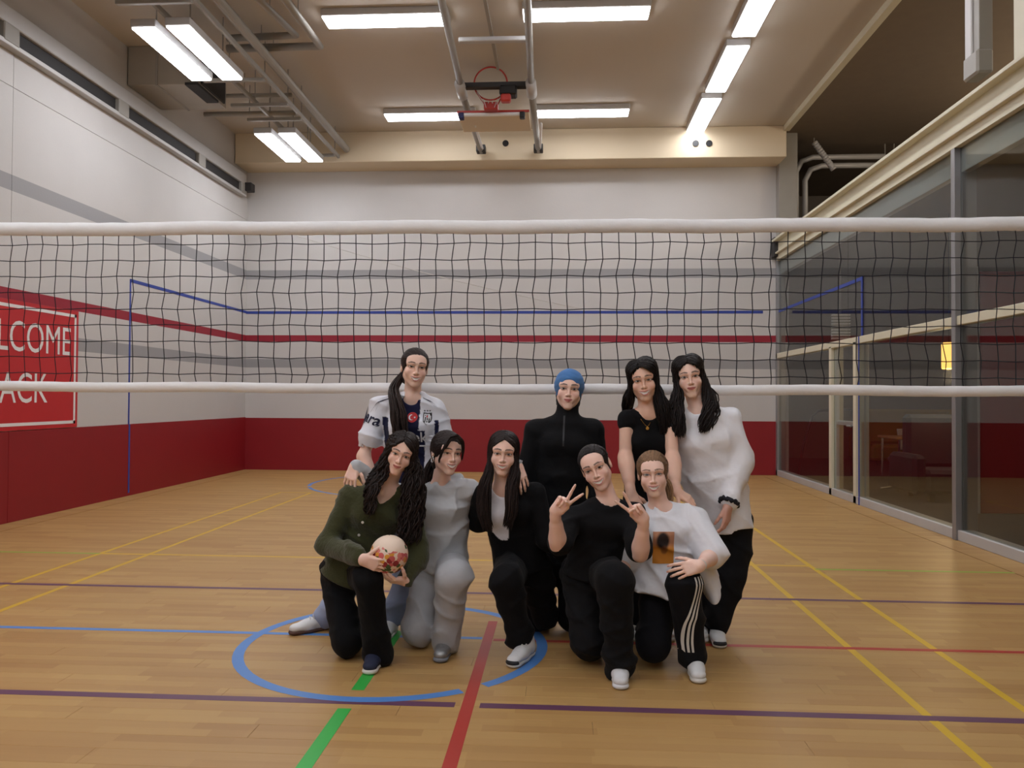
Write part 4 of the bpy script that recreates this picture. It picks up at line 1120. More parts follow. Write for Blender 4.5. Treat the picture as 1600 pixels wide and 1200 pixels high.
# ------------------------------------------------------------------ shoes
def shoe(pr, heel, toe_dir, upper, sole, L=.245, tilt=0.0, label=None, laces=True, toe=None):
    """heel = point on the floor under the heel; toe_dir = heading of the toe"""
    f = unit((toe_dir[0], toe_dir[1], 0)); sd = np.array([-f[1], f[0], 0.0]); up = V3(0, 0, 1)
    if tilt:
        a = math.radians(tilt); f, up = f * math.cos(a) + up * -math.sin(a), up * math.cos(a) + f * math.sin(a)
    R = np.stack([sd, f, up], 1)
    W = lambda x, y, z: heel + R @ V3(x, y, z)
    def vol(): return Vol(V3(-.07, -.05, -.01), V3(.07, L + .05, .14), .005)
    u = vol()
    u.loft((0, .05, .045), (0, L * .55, .040), (.034, .045), (.038, .036), (1, 0, 0), .02, cap=.045)
    u.loft((0, L * .5, .040), (0, L - .035, .036), (.038, .034), (.036, .024), (1, 0, 0), .02, cap=.034)
    u.cone((0, .035, .05), (0, .045, .098), .036, .033, .02)
    u.ell((0, .045, .118), (.024, .032, .03), None, .006, 'sub')
    u.half((0, 0, .018), (0, 0, -1))
    vv, ff = u.mesh(); o = pr.add('shoe', vv @ R.T + heel, ff, upper, np.array([1, 1, 1]), label=label)
    w = vol()
    w.loft((0, .03, .012), (0, L * .5, .012), (.034, .016), (.036, .016), (1, 0, 0), .02, cap=.034)
    w.loft((0, L * .5, .012), (0, L - .036, .014), (.036, .016), (.040, .018), (1, 0, 0), .02, cap=.040)
    w.half((0, 0, 0), (0, 0, -1)); w.half((0, 0, .028), (0, 0, 1))
    vv, ff = w.mesh(); pr.add('sole', vv @ R.T + heel, ff, sole, np.array([1, 1, 1]), parent=o)
    if toe:
        w = vol(); w.loft((0, L - .04, .026), (0, L - .034, .026), (.041, .020), (.041, .020), (1, 0, 0), .01, cap=.041); w.half((0, L - .022, 0), (0, -1, 0)); w.half((0, 0, .012), (0, 0, -1))
        vv, ff = w.mesh(); pr.add('toe_cap', vv @ R.T + heel, ff, toe, np.array([1, 1, 1]), parent=o)
    if laces:
        for j in range(4):
            y = L * .40 + j * .022; zt = .092 - j * .0085
            pr.mb(MB().tube([tuple(W(-.022, y - .006, zt - .012)), tuple(W(0, y, zt + .002)), tuple(W(.022, y + .006, zt - .012))], .0042, 6), 'lace', M['shoe_sole'], parent=o, smooth=True)
    return o

# ------------------------------------------------------------------ hair
HC, HR = V3(0, .012, .028), V3(.081, .101, .088)
def slerp(a, b, t):
    a = a / np.linalg.norm(a, axis=-1, keepdims=True); b = b / np.linalg.norm(b, axis=-1, keepdims=True)
    w = np.arccos(np.clip((a * b).sum(-1, keepdims=True), -1, 1)) + 1e-6
    return (np.sin((1 - t) * w) * a + np.sin(t * w) * b) / np.sin(w)

def hair_cap(h, face=(.063, .075, .087), fc=(0, -.105, -.022), grow=0.0, low=-.085, groove=120, pole=(0, .9, .1), amp=.0011, back=True, res=.0042):
    v = Vol(h.c - .15 * h.sz, h.c + .15 * h.sz, res)
    v.ell(h.w(*HC), (HR + grow) * h.sz, h.R, 0)
    if back: v.loft(h.w(0, .045, .0), h.w(0, .045, low), (.072 * h.sz, .060 * h.sz), (.058 * h.sz, .045 * h.sz), h.R[:, 0], .02)
    v.ell(h.w(*fc), V3(*face) * h.sz, h.R, .006, 'sub')
    v.ell(h.w(0, -.09, -.075), V3(.075, .085, .085) * h.sz, h.R, .006, 'sub')
    p = unit(pole); a1 = unit(np.cross(p, (0, 0, 1.0) if abs(p[2]) < .8 else (1.0, 0, 0))); a2 = np.cross(p, a1)
    def fn(x, y, z):
        L = h.local(np.stack([x, y, z], 1)) - HC
        th = np.arctan2(L @ a2, L @ a1)
        return amp * (np.sin(groove * th / 2) + .7 * np.sin(groove * .31 * th + 1.0))
    v.ripple(fn, .012)
    return v.mesh()

def locks(paths, r0, r1, rnd, mid=None, m=18, wave=(0, 0), curl=(0, 0), seg=5, wstart=.35):
    P = catmull(paths, m); n = len(P)
    t = np.linspace(0, 1, m)
    length = np.linalg.norm(np.diff(P, axis=1), axis=2).sum(1)
    ramp = np.clip((t - wstart) / .2, 0, 1)[None, :, None]
    ph = rnd.uniform(0, 2 * np.pi, (n, 1))
    if wave[0]:
        A = wave[0] * rnd.uniform(.6, 1.3, (n, 1)); w = 2 * np.pi * length[:, None] / wave[1] * rnd.uniform(.8, 1.2, (n, 1))
        P = P + ramp * (A * np.sin(w * t + ph))[:, :, None] * np.array([1.0, .2, .05]) + ramp * (A * .6 * np.cos(w * t + ph))[:, :, None] * np.array([0, 1.0, 0])
    if curl[0]:
        A = curl[0] * rnd.uniform(.7, 1.3, (n, 1)); w = 2 * np.pi * length[:, None] / curl[1] * rnd.uniform(.85, 1.15, (n, 1))
        P = P + ramp * (A * np.sin(w * t + ph))[:, :, None] * np.array([1.0, 0, 0]) + ramp * (A * np.cos(w * t + ph))[:, :, None] * np.array([0, .8, .5])
    prof = r0 + (r1 - r0) * t ** 1.5
    prof = prof * np.where(t < .04, .5, 1); prof[-1] *= .25
    Rr = prof[None] * rnd.uniform(.7, 1.25, (n, 1))
    return tubes(P, Rr, seg)

def lock_cols(nl, per, base, rnd, var=.35):
    k = rnd.uniform(1 - var, 1 + var, nl)
    return np.repeat(lc(base)[None] * k[:, None], per, axis=0)

def side_paths(h, s, n, guide, rad, rnd, part=0.0, alpha=(-52, 60), beta=(-38, 80), lift=.0, elev=-.12):
    """hair from the parting over one side (s) of the skull, then along a world guide [(point)...] with bundle radii"""
    vfr = np.linspace(0, 1, n) + rnd.uniform(-.4, .4, n) / n; vfr = np.clip(vfr, 0, 1)
    al = np.radians(alpha[0] + (alpha[1] - alpha[0]) * vfr); be = np.radians(beta[0] + (beta[1] - beta[0]) * vfr)
    d0 = np.stack([np.full(n, part), np.sin(al), np.cos(al)], 1)
    d1 = np.stack([s * np.cos(be), np.sin(be), np.full(n, elev)], 1)
    pts = []
    for t in (0.0, .3, .6, 1.0):
        d = slerp(d0, d1, t); pts.append(h.c + (((HC + HR * d * (1.02 + lift * math.sin(math.pi * t)) + rnd.normal(0, .0012, (n, 3)))) * h.sz) @ h.R.T)
    ang = rnd.uniform(0, 2 * np.pi, n); rr = np.sqrt(rnd.uniform(0, 1, n))
    ox, oy = rr * np.cos(ang), rr * np.sin(ang)
    ox = .55 * ox - s * 0 + .45 * (vfr * 2 - 1) * s; oy = .5 * oy + .5 * (vfr * 2 - 1)
    for g, r in zip(guide, rad):
        pts.append(np.asarray(g)[None] + np.stack([ox * r, oy * r * .7, rnd.normal(0, .01, n)], 1))
    return np.stack(pts, 1)

def pulled_paths(h, n, bun, rnd, span=100, over=1.01, part=0.0, top=.46):
    """strands drawn from the hairline back to a knot at head-space direction bun"""
    th = np.radians(np.linspace(-span, span, n)) + rnd.normal(0, .01, n)
    hx = np.sin(th) * .80; hz = np.where(np.abs(th) < 1.5, np.cos(th) * top + .06, .05); hy = -np.sqrt(np.clip(1 - hx ** 2 - hz ** 2, .02, 1)) * np.where(np.abs(th) < 1.45, 1, .1)
    d0 = np.stack([hx, hy, hz], 1); b = np.tile(unit(bun), (n, 1))
    return np.stack([h.c + ((HC + HR * slerp(d0, b, t) * over) * h.sz) @ h.R.T for t in (0, .25, .5, .75, 1.0)], 1)

def bundle(guide, rad, n, rnd, flat=1.0):
    ang = rnd.uniform(0, 2 * np.pi, n); rr = np.sqrt(rnd.uniform(0, 1, n)); ox, oy = rr * np.cos(ang), rr * np.sin(ang)
    return np.stack([np.asarray(g)[None] + np.stack([ox * r, oy * r * flat, rnd.normal(0, .006, n)], 1) for g, r in zip(guide, rad)], 1)

def hair_obj(pr, pieces, name='hair', label=None):
    v, f, c = join(pieces); return pr.add(name, v, f, MS['hair'], c, label=label)
def LK(paths, base, rnd, r0=.0065, r1=.003, m=18, seg=5, **kw):
    v, f = locks(paths, r0, r1, rnd, m=m, seg=seg, **kw); return v, f, lock_cols(len(paths), m * seg, base, rnd)

# ------------------------------------------------------------------ things fixed on cloth
def bvh_of(o):
    dg = bpy.context.evaluated_depsgraph_get()
    bm = bmesh.new(); bm.from_mesh(o.data); t = BVHTree.FromBMesh(bm); bm.free(); return t
def stick(tree, P, n, off=.0025):
    """push points onto a cloth surface along -n (rays start in front)"""
    out = []; n = Vector(unit(n))
    for p in P:
        h_ = tree.ray_cast(Vector(p) + n * .35, -n, .8)
        if h_[0] is None:
            h_ = tree.find_nearest(Vector(p))
        out.append(tuple(h_[0] + n * off))
    return out
def decal(pr, parent, tree, o, right, up, n, v2, faces, mat, name, off=.003, label=None):
    P = [np.asarray(o) + np.asarray(right) * p[0] + np.asarray(up) * p[1] for p in v2]
    mb = MB(); mb.v = stick(tree, P, n, off); mb.f = [tuple(f) for f in faces]
    return pr.mb(mb, name, mat, parent=parent, label=label)
def disc(r, seg=20, c=(0, 0), ry=None):
    return [(c[0], c[1])] + [(c[0] + r * math.cos(2 * math.pi * k / seg), c[1] + (ry or r) * math.sin(2 * math.pi * k / seg)) for k in range(seg)], [(0, 1 + k, 1 + (k + 1) % seg) for k in range(seg)]
def gridrect(x0, x1, y0, y1, nx=6, ny=6):
    v = [(x0 + (x1 - x0) * i / nx, y0 + (y1 - y0) * j / ny) for j in range(ny + 1) for i in range(nx + 1)]
    return v, [(j * (nx + 1) + i, j * (nx + 1) + i + 1, (j + 1) * (nx + 1) + i + 1, (j + 1) * (nx + 1) + i) for j in range(ny) for i in range(nx)]
def ribbon(pr, parent, tree, pts, wdir, width, n, mat, name, m=24, off=.003):
    """a flat strip of cloth laid on a garment along pts"""
    P = catmull(np.array(pts), m); wd = unit(wdir) * width / 2
    A = stick(tree, P - wd, n, off); B = stick(tree, P + wd, n, off)
    mb = MB(); mb.v = A + B; mb.f = [(i, i + 1, m + i + 1, m + i) for i in range(m - 1)]
    return pr.mb(mb, name, mat, parent=parent)

# ================================================================== the nine women
A_ = at
SK = (244, 204, 186)
BLK = (17, 17, 19)
def flo(p, z=0.0): q = np.array(p, float); q[2] = z; return q
def hand(f, c, u, pose): return dict(f=V3(*f), c=V3(*c), u=V3(*u), pose=pose)
def sleeves(v, J, rs, upto=(2, 2), k=.03, cuffs=True):
    """rs = radii at shoulder, elbow, wrist"""
    for arm, up in ((J['arml'], upto[0]), (J['armr'], upto[1])):
        s_, e_, w_ = arm
        if up >= 1:
            v.cone(s_, e_, rs[0], rs[1], k)
            if up > 1: t = up - 1; v.cone(e_, e_ + (w_ - e_) * t, rs[1], rs[1] + (rs[2] - rs[1]) * t, k)
        else: v.cone(s_, s_ + (e_ - s_) * up, rs[0], rs[1], k)
def gvol(J, h=.0075, pad=.2, extra=()):
    lo, hi = bounds([J['nb'], J['hip'], J['wa'], *J['arml'], *J['armr'], *extra], pad); return Vol(lo, hi, h)
def cut_neck(v, J, fr, r=.058, drop=.03, deep=0.0):
    up = unit(J['nb'] - J['ch']); v.cone(J['nb'] - up * drop + fr * .012, J['nb'] + up * .2 - fr * .03, r, r * 1.3, .006, 'sub')
    if deep: v.cone(J['nb'] + fr * .05, J['nb'] - up * deep + fr * .11, r * .9, .016, .006, 'sub')

# ---------- 1. green cardigan, kneeling, ball in her hands
def woman_green():
    h = Head(626, 712, 4.08, yaw=12, pitch=4, roll=19, smile='closed', size=.93, skin=SK, brow=(44, 32, 28))
    nb = A_(604, 760, 4.19)
    J = mk_joints(nb, A_(547, 893, 4.30), A_(548, 775, 4.19), A_(645, 778, 4.23), [A_(512, 850, 4.12), A_(566, 874, 3.87)], [A_(652, 872, 4.12), A_(634, 908, 4.0)],
                  [A_(525, 905, 4.32), A_(543, 1003, 4.10), V3(-1.16, 4.54, .07)], [A_(563, 900, 4.24), A_(576, 906, 3.93), A_(590, 1022, 4.02)])
    p = Person(flo(J['hip']), 'woman in olive green cardigan kneeling and holding a flowered ball')
    p.skins += [coarse_body(J, SK), build_head(h, nb, J)]
    hl = hand((.93, -.10, -.30), (.1, .95, .2), (.3, -.1, .9), 'hold'); hr = hand((-.62, -.55, .15), (-.35, .1, .9), (-.2, -.9, 0), 'hold')
    p.skins += [build_arm(*J['arml'], hl, SK, 1.75), build_arm(*J['armr'], hr, SK, 1.75)]
    p.finish_body()
    v = gvol(J, .0072); sd, up, fr = torso_garment(v, J, .014, hem=A_(545, 903, 4.28), hemr=(.165, .135))
    sleeves(v, J, (.058, .060, .040), (1.9, 1.9))
    v.cone(J['arml'][1] + (J['arml'][2] - J['arml'][1]) * .75, J['arml'][1] + (J['arml'][2] - J['arml'][1]) * .93, .046, .044, .02)
    cut_neck(v, J, fr, .056, .02, .085)
    v.ripple(folds(11, .008, 36)); vv, ff = v.mesh()
    c = np.tile(lc((62, 64, 38)), (len(vv), 1))
    g = p.add('cardigan', vv, ff, MS['knit'], c)
    tr = bvh_of(g)
    for q in ((577, 800), (567, 816), (558, 838)):
        P = stick(tr, [A_(*q, 4.1)], (.0, -1, 0), .003)[0]
        p.mb(MB().lathe((0, 0, 0), [(.004, -.002), (.0075, 0), (.005, .003)], 12), 'button', M['nacre'], parent=g).matrix_local = Matrix.Translation(P) @ Matrix.Rotation(math.pi / 2, 4, 'X')
    trousers(p, J, BLK, MS['black'], 12, .092, .076, .074, hipr=(.160, .125), cuffl=(.06, .078), kneer=(.080, .074))
    shoe(p, V3(*(flo(A_(591, 1035, 4.10)))), (.04, -1), M['shoe_navy'], M['shoe_sole'], .25, label='navy shoe with thick white sole')
    shoe(p, V3(-1.17, 4.64, .10), (.0, -.4), M['shoe_navy'], M['shoe_sole'], .24, tilt=68, laces=False)
    r = np.random.default_rng(1); hc = (34, 25, 22)
    L = [A_(594, 735, 4.12), A_(580, 765, 4.07), A_(577, 800, 4.05)]; R = [A_(646, 738, 4.14), A_(644, 790, 4.10), A_(638, 846, 4.06)]
    cap = hair_cap(h, face=(.054, .075, .102), fc=(0, -.105, -.022), grow=-.002, groove=60, pole=(0, 0, 1), amp=.003)
    pc = [(*cap, lc(hc)),
          LK(side_paths(h, -1, 70, L, (.050, .042, .030), r, part=-.1, lift=.04), hc, r, .0075, .004, m=44, curl=(.010, .055), wstart=.15),
          LK(side_paths(h, 1, 110, R, (.054, .078, .066), r, part=-.1, lift=.05), hc, r, .0070, .0045, m=44, curl=(.011, .055), wstart=.38)]
    hair_obj(p, pc)
    return J
woman_green()

# the flowered ball in her hands
def ball_mat():
    m, nt, b = new_mat('flowered_ball_print')
    tc = N(nt, 'ShaderNodeTexCoord'); vo = N(nt, 'ShaderNodeTexVoronoi'); vo.inputs['Scale'].default_value = 38; vo.inputs['Randomness'].default_value = .9
    nt.links.new(tc.outputs['Object'], vo.inputs['Vector'])
    cr = N(nt, 'ShaderNodeValToRGB'); e = cr.color_ramp.elements; cr.color_ramp.interpolation = 'CONSTANT'
    sp = N(nt, 'ShaderNodeSeparateColor'); nt.links.new(vo.outputs['Color'], sp.inputs[0]); nt.links.new(sp.outputs[0], cr.inputs[0])
    e[0].position = 0; e[0].color = (*lin((206, 96, 96)), 1); e[1].position = .3; e[1].color = (*lin((226, 160, 60)), 1)
    for q, c in ((.5, (70, 92, 50)), (.66, (222, 130, 120)), (.82, (150, 40, 50))):
        n = e.new(q); n.color = (*lin(c), 1)
    sep = N(nt, 'ShaderNodeSeparateXYZ'); nt.links.new(tc.outputs['Object'], sep.inputs[0])
    nz = N(nt, 'ShaderNodeTexNoise'); nz.inputs['Scale'].default_value = 16; nt.links.new(tc.outputs['Object'], nz.inputs['Vector'])
    zz = MATH(nt, 'MULTIPLY_ADD', nz.outputs[0], .14, sep.outputs[2])
    low = MATH(nt, 'LESS_THAN', zz, .112)
    pet = MATH(nt, 'LESS_THAN', vo.outputs['Distance'], .62)
    nt.links.new(MIX(nt, MATH(nt, 'MULTIPLY', low, pet), lin((238, 214, 192)), cr.outputs[0]), b.inputs['Base Color'])
    b.inputs['Roughness'].default_value = .45
    return m
bc = A_(608, 866, 3.95)
bl = empty('flowered_ball', tuple(bc - V3(0, 0, .095)), label='cream ball printed with pink and yellow flowers held by the green cardigan woman', cat='ball')
bm = bmesh.new(); bmesh.ops.create_icosphere(bm, subdivisions=5, radius=.095)
for q in bm.verts:                                              # shallow seams between the stitched panels
    d = q.co.normalized(); s = min(abs(d.x * .8 + d.z * .2), abs(d.y * .7 - d.z * .5), abs(d.z - .35))
    q.co *= 1 - .012 * max(0, 1 - s / .035)
mb = MB(); mb.bm(bm); o = mb.build('ball_cover', ball_mat(), None, True); o.parent = bl; o.location = (0, 0, .095)
mb = MB(); mb.lathe((0, 0, 0), [(.004, 0), (.004, .002), (.002, .003)], 10); o = mb.build('air_valve', M['black']); o.parent = bl; o.location = (0, 0, .189)

# ---------- 2. grey hoodie
def woman_grey():
    h = Head(707, 709, 4.26, yaw=30, pitch=0, roll=6, smile='teeth', skin=SK, brow=(46, 34, 30))
    nb = A_(688, 758, 4.38)
    J = mk_joints(nb, A_(690, 882, 4.46), A_(646, 775, 4.40), A_(730, 768, 4.38), [A_(600, 768, 4.44), A_(555, 727, 4.21)], [A_(785, 775, 4.56), A_(808, 727, 4.31)],
                  [A_(672, 892, 4.46), A_(655, 980, 4.30), V3(-.80, 4.74, .07)], [A_(706, 888, 4.40), A_(708, 903, 4.10), A_(697, 1000, 4.22)])
    p = Person(flo(J['hip']), 'woman in light grey hoodie and sweatpants kneeling, arms round her neighbours')
    p.skins += [coarse_body(J, SK), build_head(h, nb, J)]
    p.skins += [build_arm(*J['arml'], hand((-.22, -.42, -.88), (.1, .85, -.42), (.95, -.1, -.2), 'drape'), SK, 1.8, nail=(236, 214, 208)),
                build_arm(*J['armr'], hand((.28, -.42, -.86), (-.1, .85, -.42), (-.95, -.1, -.2), 'drape'), SK, 1.8, nail=(236, 214, 208))]
    p.finish_body()
    v = gvol(J, .0075); sd, up, fr = torso_garment(v, J, .026, hem=A_(690, 884, 4.44), hemr=(.150, .125))
    sleeves(v, J, (.062, .060, .042), (1.97, 1.97))
    for a in (J['arml'], J['armr']): d = unit(a[2] - a[1]); v.cone(a[2] - d * .05, a[2] - d * .012, .040, .038, .008)
    v.ell(nb - fr * .075 + up * .01, (.11, .05, .05), None, .03)
    cut_neck(v, J, fr, .052, .0, .0)
    v.ripple(folds(21, .010, 34)); vv, ff = v.mesh()
    p.add('hoodie', vv, ff, MS['cotton'], np.tile(lc((188, 190, 193)), (len(vv), 1)))
    trousers(p, J, (174, 176, 180), MS['cotton'], 22, .100, .092, .080, .007, hipr=(.155, .125), cuffl=(.07, .078), kneer=(.095, .092), name='sweatpants')
    shoe(p, flo(A_(699, 1010, 4.30)), (-.02, -1), M['shoe_silver'], M['shoe_grey'], .25, label='silver mesh running shoe')
    shoe(p, V3(-.80, 4.84, .10), (0, -.4), M['shoe_silver'], M['shoe_grey'], .24, tilt=68, laces=False)
    r = np.random.default_rng(2); hc = (36, 27, 25)
    pc = [(*hair_cap(h, grow=.003, pole=(0, .8, -.2), face=(.062, .075, .092)), lc(hc)), LK(pulled_paths(h, 90, (0, .93, -.35), r, part=.2), hc, r, .0040, .0030, m=10),
          LK(bundle([h.w(0, .10, -.03), h.w(-.03, .115, -.09), h.w(-.05, .10, -.16), h.w(-.06, .09, -.22)], (.03, .034, .03, .012), 60, r), hc, r, .006, .003, wave=(.005, .12))]
    fr1 = [h.w(.01, -.098, .098), h.w(-.03, -.105, .075), h.w(-.050, -.098, .045), h.w(-.058, -.082, .01), h.w(-.062, -.066, -.03), h.w(-.062, -.055, -.05)]
    fr2 = [h.w(.01, -.098, .098), h.w(.04, -.100, .075), h.w(.058, -.085, .04), h.w(.068, -.066, .0), h.w(.070, -.055, -.03)]
    pc += [LK(bundle(fr1, (.006, .008, .008, .007, .006, .003), 12, r), hc, r, .0042, .002), LK(bundle(fr2, (.006, .008, .007, .006, .003), 12, r), hc, r, .0042, .002)]
    hair_obj(p, pc)
    q = [h.w(-.076, .005 + .016 * math.cos(a), -.046 + .016 * math.sin(a)) for a in np.linspace(0, 2 * math.pi, 17)[:-1]]
    p.mb(MB().tube([tuple(t_) for t_ in q], .0032, 8, closed=True), 'hoop_earring', M['silver'], smooth=True, label='silver hoop earring')
woman_grey()

# ---------- 3. black cardigan over a white top
def woman_black_cardigan():
    h = Head(786, 710, 4.22, yaw=3, pitch=2, roll=4, smile='teeth', skin=SK, brow=(50, 38, 34))
    nb = A_(786, 758, 4.34)
    J = mk_joints(nb, A_(815, 882, 4.50), A_(752, 775, 4.36), A_(836, 770, 4.37), [A_(747, 815, 4.46), A_(716, 812, 4.60)], [A_(856, 842, 4.36), A_(884, 872, 4.46)],
                  [A_(800, 888, 4.44), A_(791, 908, 4.08), A_(812, 990, 4.18)], [A_(836, 892, 4.50), A_(852, 962, 4.60), V3(-.09, 5.0, .07)])
    p = Person(flo(J['hip']), 'woman with long straight hair kneeling in open black cardigan over white top')
    p.skins += [coarse_body(J, SK), build_head(h, nb, J)]
    hh = hand((-1, .2, 0), (0, .5, .6), (0, 0, 1), 'rest')
    p.skins += [build_arm(*J['arml'], hh, SK, 1.8), build_arm(*J['armr'], hand((.6, .5, -.4), (0, .5, .6), (0, 0, 1), 'rest'), SK, 1.8)]
    p.finish_body()
    v = gvol(J, .006); sd, up, fr = torso_garment(v, J, .010, hem=A_(812, 885, 4.48), hemr=(.150, .125))
    sleeves(v, J, (.054, .058, .040), (1.95, 1.95)); cut_neck(v, J, fr, .054, .01, .02)
    v.ripple(folds(31, .003, 30)); vv, ff = v.mesh()
    c = np.tile(lc(BLK), (len(vv), 1)); D = vv - nb
    s_, u_, n_ = D @ sd, D @ up, D @ fr
    inner = (n_ > .0) & (s_ > -.075) & (s_ < .030 - .12 * np.clip(-u_ - .1, 0, 1)) & (u_ > -.27 + .9 * np.clip(-.03 - s_, 0, .2))
    c[inner] = lc((236, 234, 240))
    g = p.add('cardigan', vv, ff, MS['black'], c, label='black cardigan open over a white top')
    trousers(p, J, BLK, MS['black'], 32, .100, .088, .082, hipr=(.155, .125), cuffl=(.076, .06), kneer=(.086, .075))
    hl = flo(A_(830, 1018, 4.24)); tl = flo(A_(795, 1046, 3.98))
    shoe(p, hl, tl - hl, M['shoe_w'], M['shoe_sole'], .255, label='white running shoe with dark toe', toe=M['shoe_black'])
    shoe(p, V3(-.09, 5.10, .1), (0, -.4), M['shoe_w'], M['shoe_sole'], .24, tilt=68, laces=False)
    r = np.random.default_rng(3); hc = (38, 28, 26)
    L = [A_(764, 735, 4.26), A_(757, 765, 4.24), A_(755, 800, 4.24), A_(762, 826, 4.24)]; R = [A_(806, 735, 4.26), A_(800, 765, 4.24), A_(800, 800, 4.23), A_(793, 822, 4.23)]
    pc = [(*hair_cap(h, face=(.054, .075, .104), grow=.000, groove=90, pole=(0, 0, 1)), lc(hc)),
          LK(side_paths(h, -1, 95, L, (.026, .040, .046, .034), r, part=0.02), hc, r, .0060, .003, wave=(.003, .2)),
          LK(side_paths(h, 1, 95, R, (.026, .034, .038, .028), r, part=0.02), hc, r, .0060, .003, wave=(.003, .2))]
    hair_obj(p, pc)
woman_black_cardigan()

# ---------- 4. black tee, two V signs
def woman_peace():
    h = Head(928, 734, 4.04, yaw=-10, pitch=2, roll=-23, smile='teeth', skin=SK, brow=(44, 33, 30))
    nb = A_(950, 782, 4.14)
    J = mk_joints(nb, A_(925, 895, 4.22), A_(893, 812, 4.13), A_(990, 806, 4.15), [A_(872, 852, 3.95), A_(867, 800, 3.84)], [A_(1000, 866, 3.95), A_(1006, 812, 3.84)],
                  [A_(906, 898, 4.24), A_(922, 1000, 4.08), V3(.17, 4.50, .07)], [A_(945, 896, 4.18), A_(960, 908, 3.86), A_(968, 1040, 3.90)])
    p = Person(flo(J['hip']), 'woman in black tee kneeling and making V signs with both hands')
    p.skins += [coarse_body(J, SK), build_head(h, nb, J)]
    p.skins += [build_arm(*J['arml'], hand((.62, -.1, .78), (.1, -1, -.1), (.76, 0, -.65), 'peace'), SK, .55), build_arm(*J['armr'], hand((-.62, -.1, .75), (-.1, -1, -.1), (-.7, 0, -.65), 'peace'), SK, .55)]
    p.finish_body()
    v = gvol(J, .0075); sd, up, fr = torso_garment(v, J, .022, hem=A_(928, 898, 4.20), hemr=(.165, .135))
    sleeves(v, J, (.066, .068, .06), (.86, .86)); cut_neck(v, J, fr, .052, .005, .0)
    v.ripple(folds(41, .004, 28)); vv, ff = v.mesh(); p.add('tee_shirt', vv, ff, MS['black'], np.tile(lc((19, 19, 21)), (len(vv), 1)))
    trousers(p, J, (20, 20, 22), MS['black'], 42, .102, .092, .080, hipr=(.160, .130), cuffl=(.07, .078), kneer=(.098, .092))
    shoe(p, flo(A_(968, 1052, 3.98)), (-.05, -1), M['sock'], M['sock'], .24, label='foot in a white sock', laces=False)
    shoe(p, V3(.17, 4.60, .1), (0, -.4), M['sock'], M['sock'], .23, tilt=68, laces=False)
    r = np.random.default_rng(4); hc = (34, 26, 25)
    pc = [(*hair_cap(h, grow=-.004, pole=(0, .9, .15), face=(.064, .075, .099), low=-.05, amp=.0007), lc(hc)), LK(pulled_paths(h, 110, (0, .97, .1), r, over=.985, top=.62), hc, r, .0030, .0025, m=10)]
    ang = r.uniform(0, 6.28, 50); pp = []
    for a in ang[:40]:
        b = [h.w(.030 * math.cos(a + t), .118 + .012 * math.sin(3 * t + a), .04 + .030 * math.sin(a + t)) for t in np.linspace(0, 3.6, 6)]; pp.append(b)
    pc += [LK(np.array(pp), hc, r, .008, .006, m=14)]
    hair_obj(p, pc)
woman_peace()

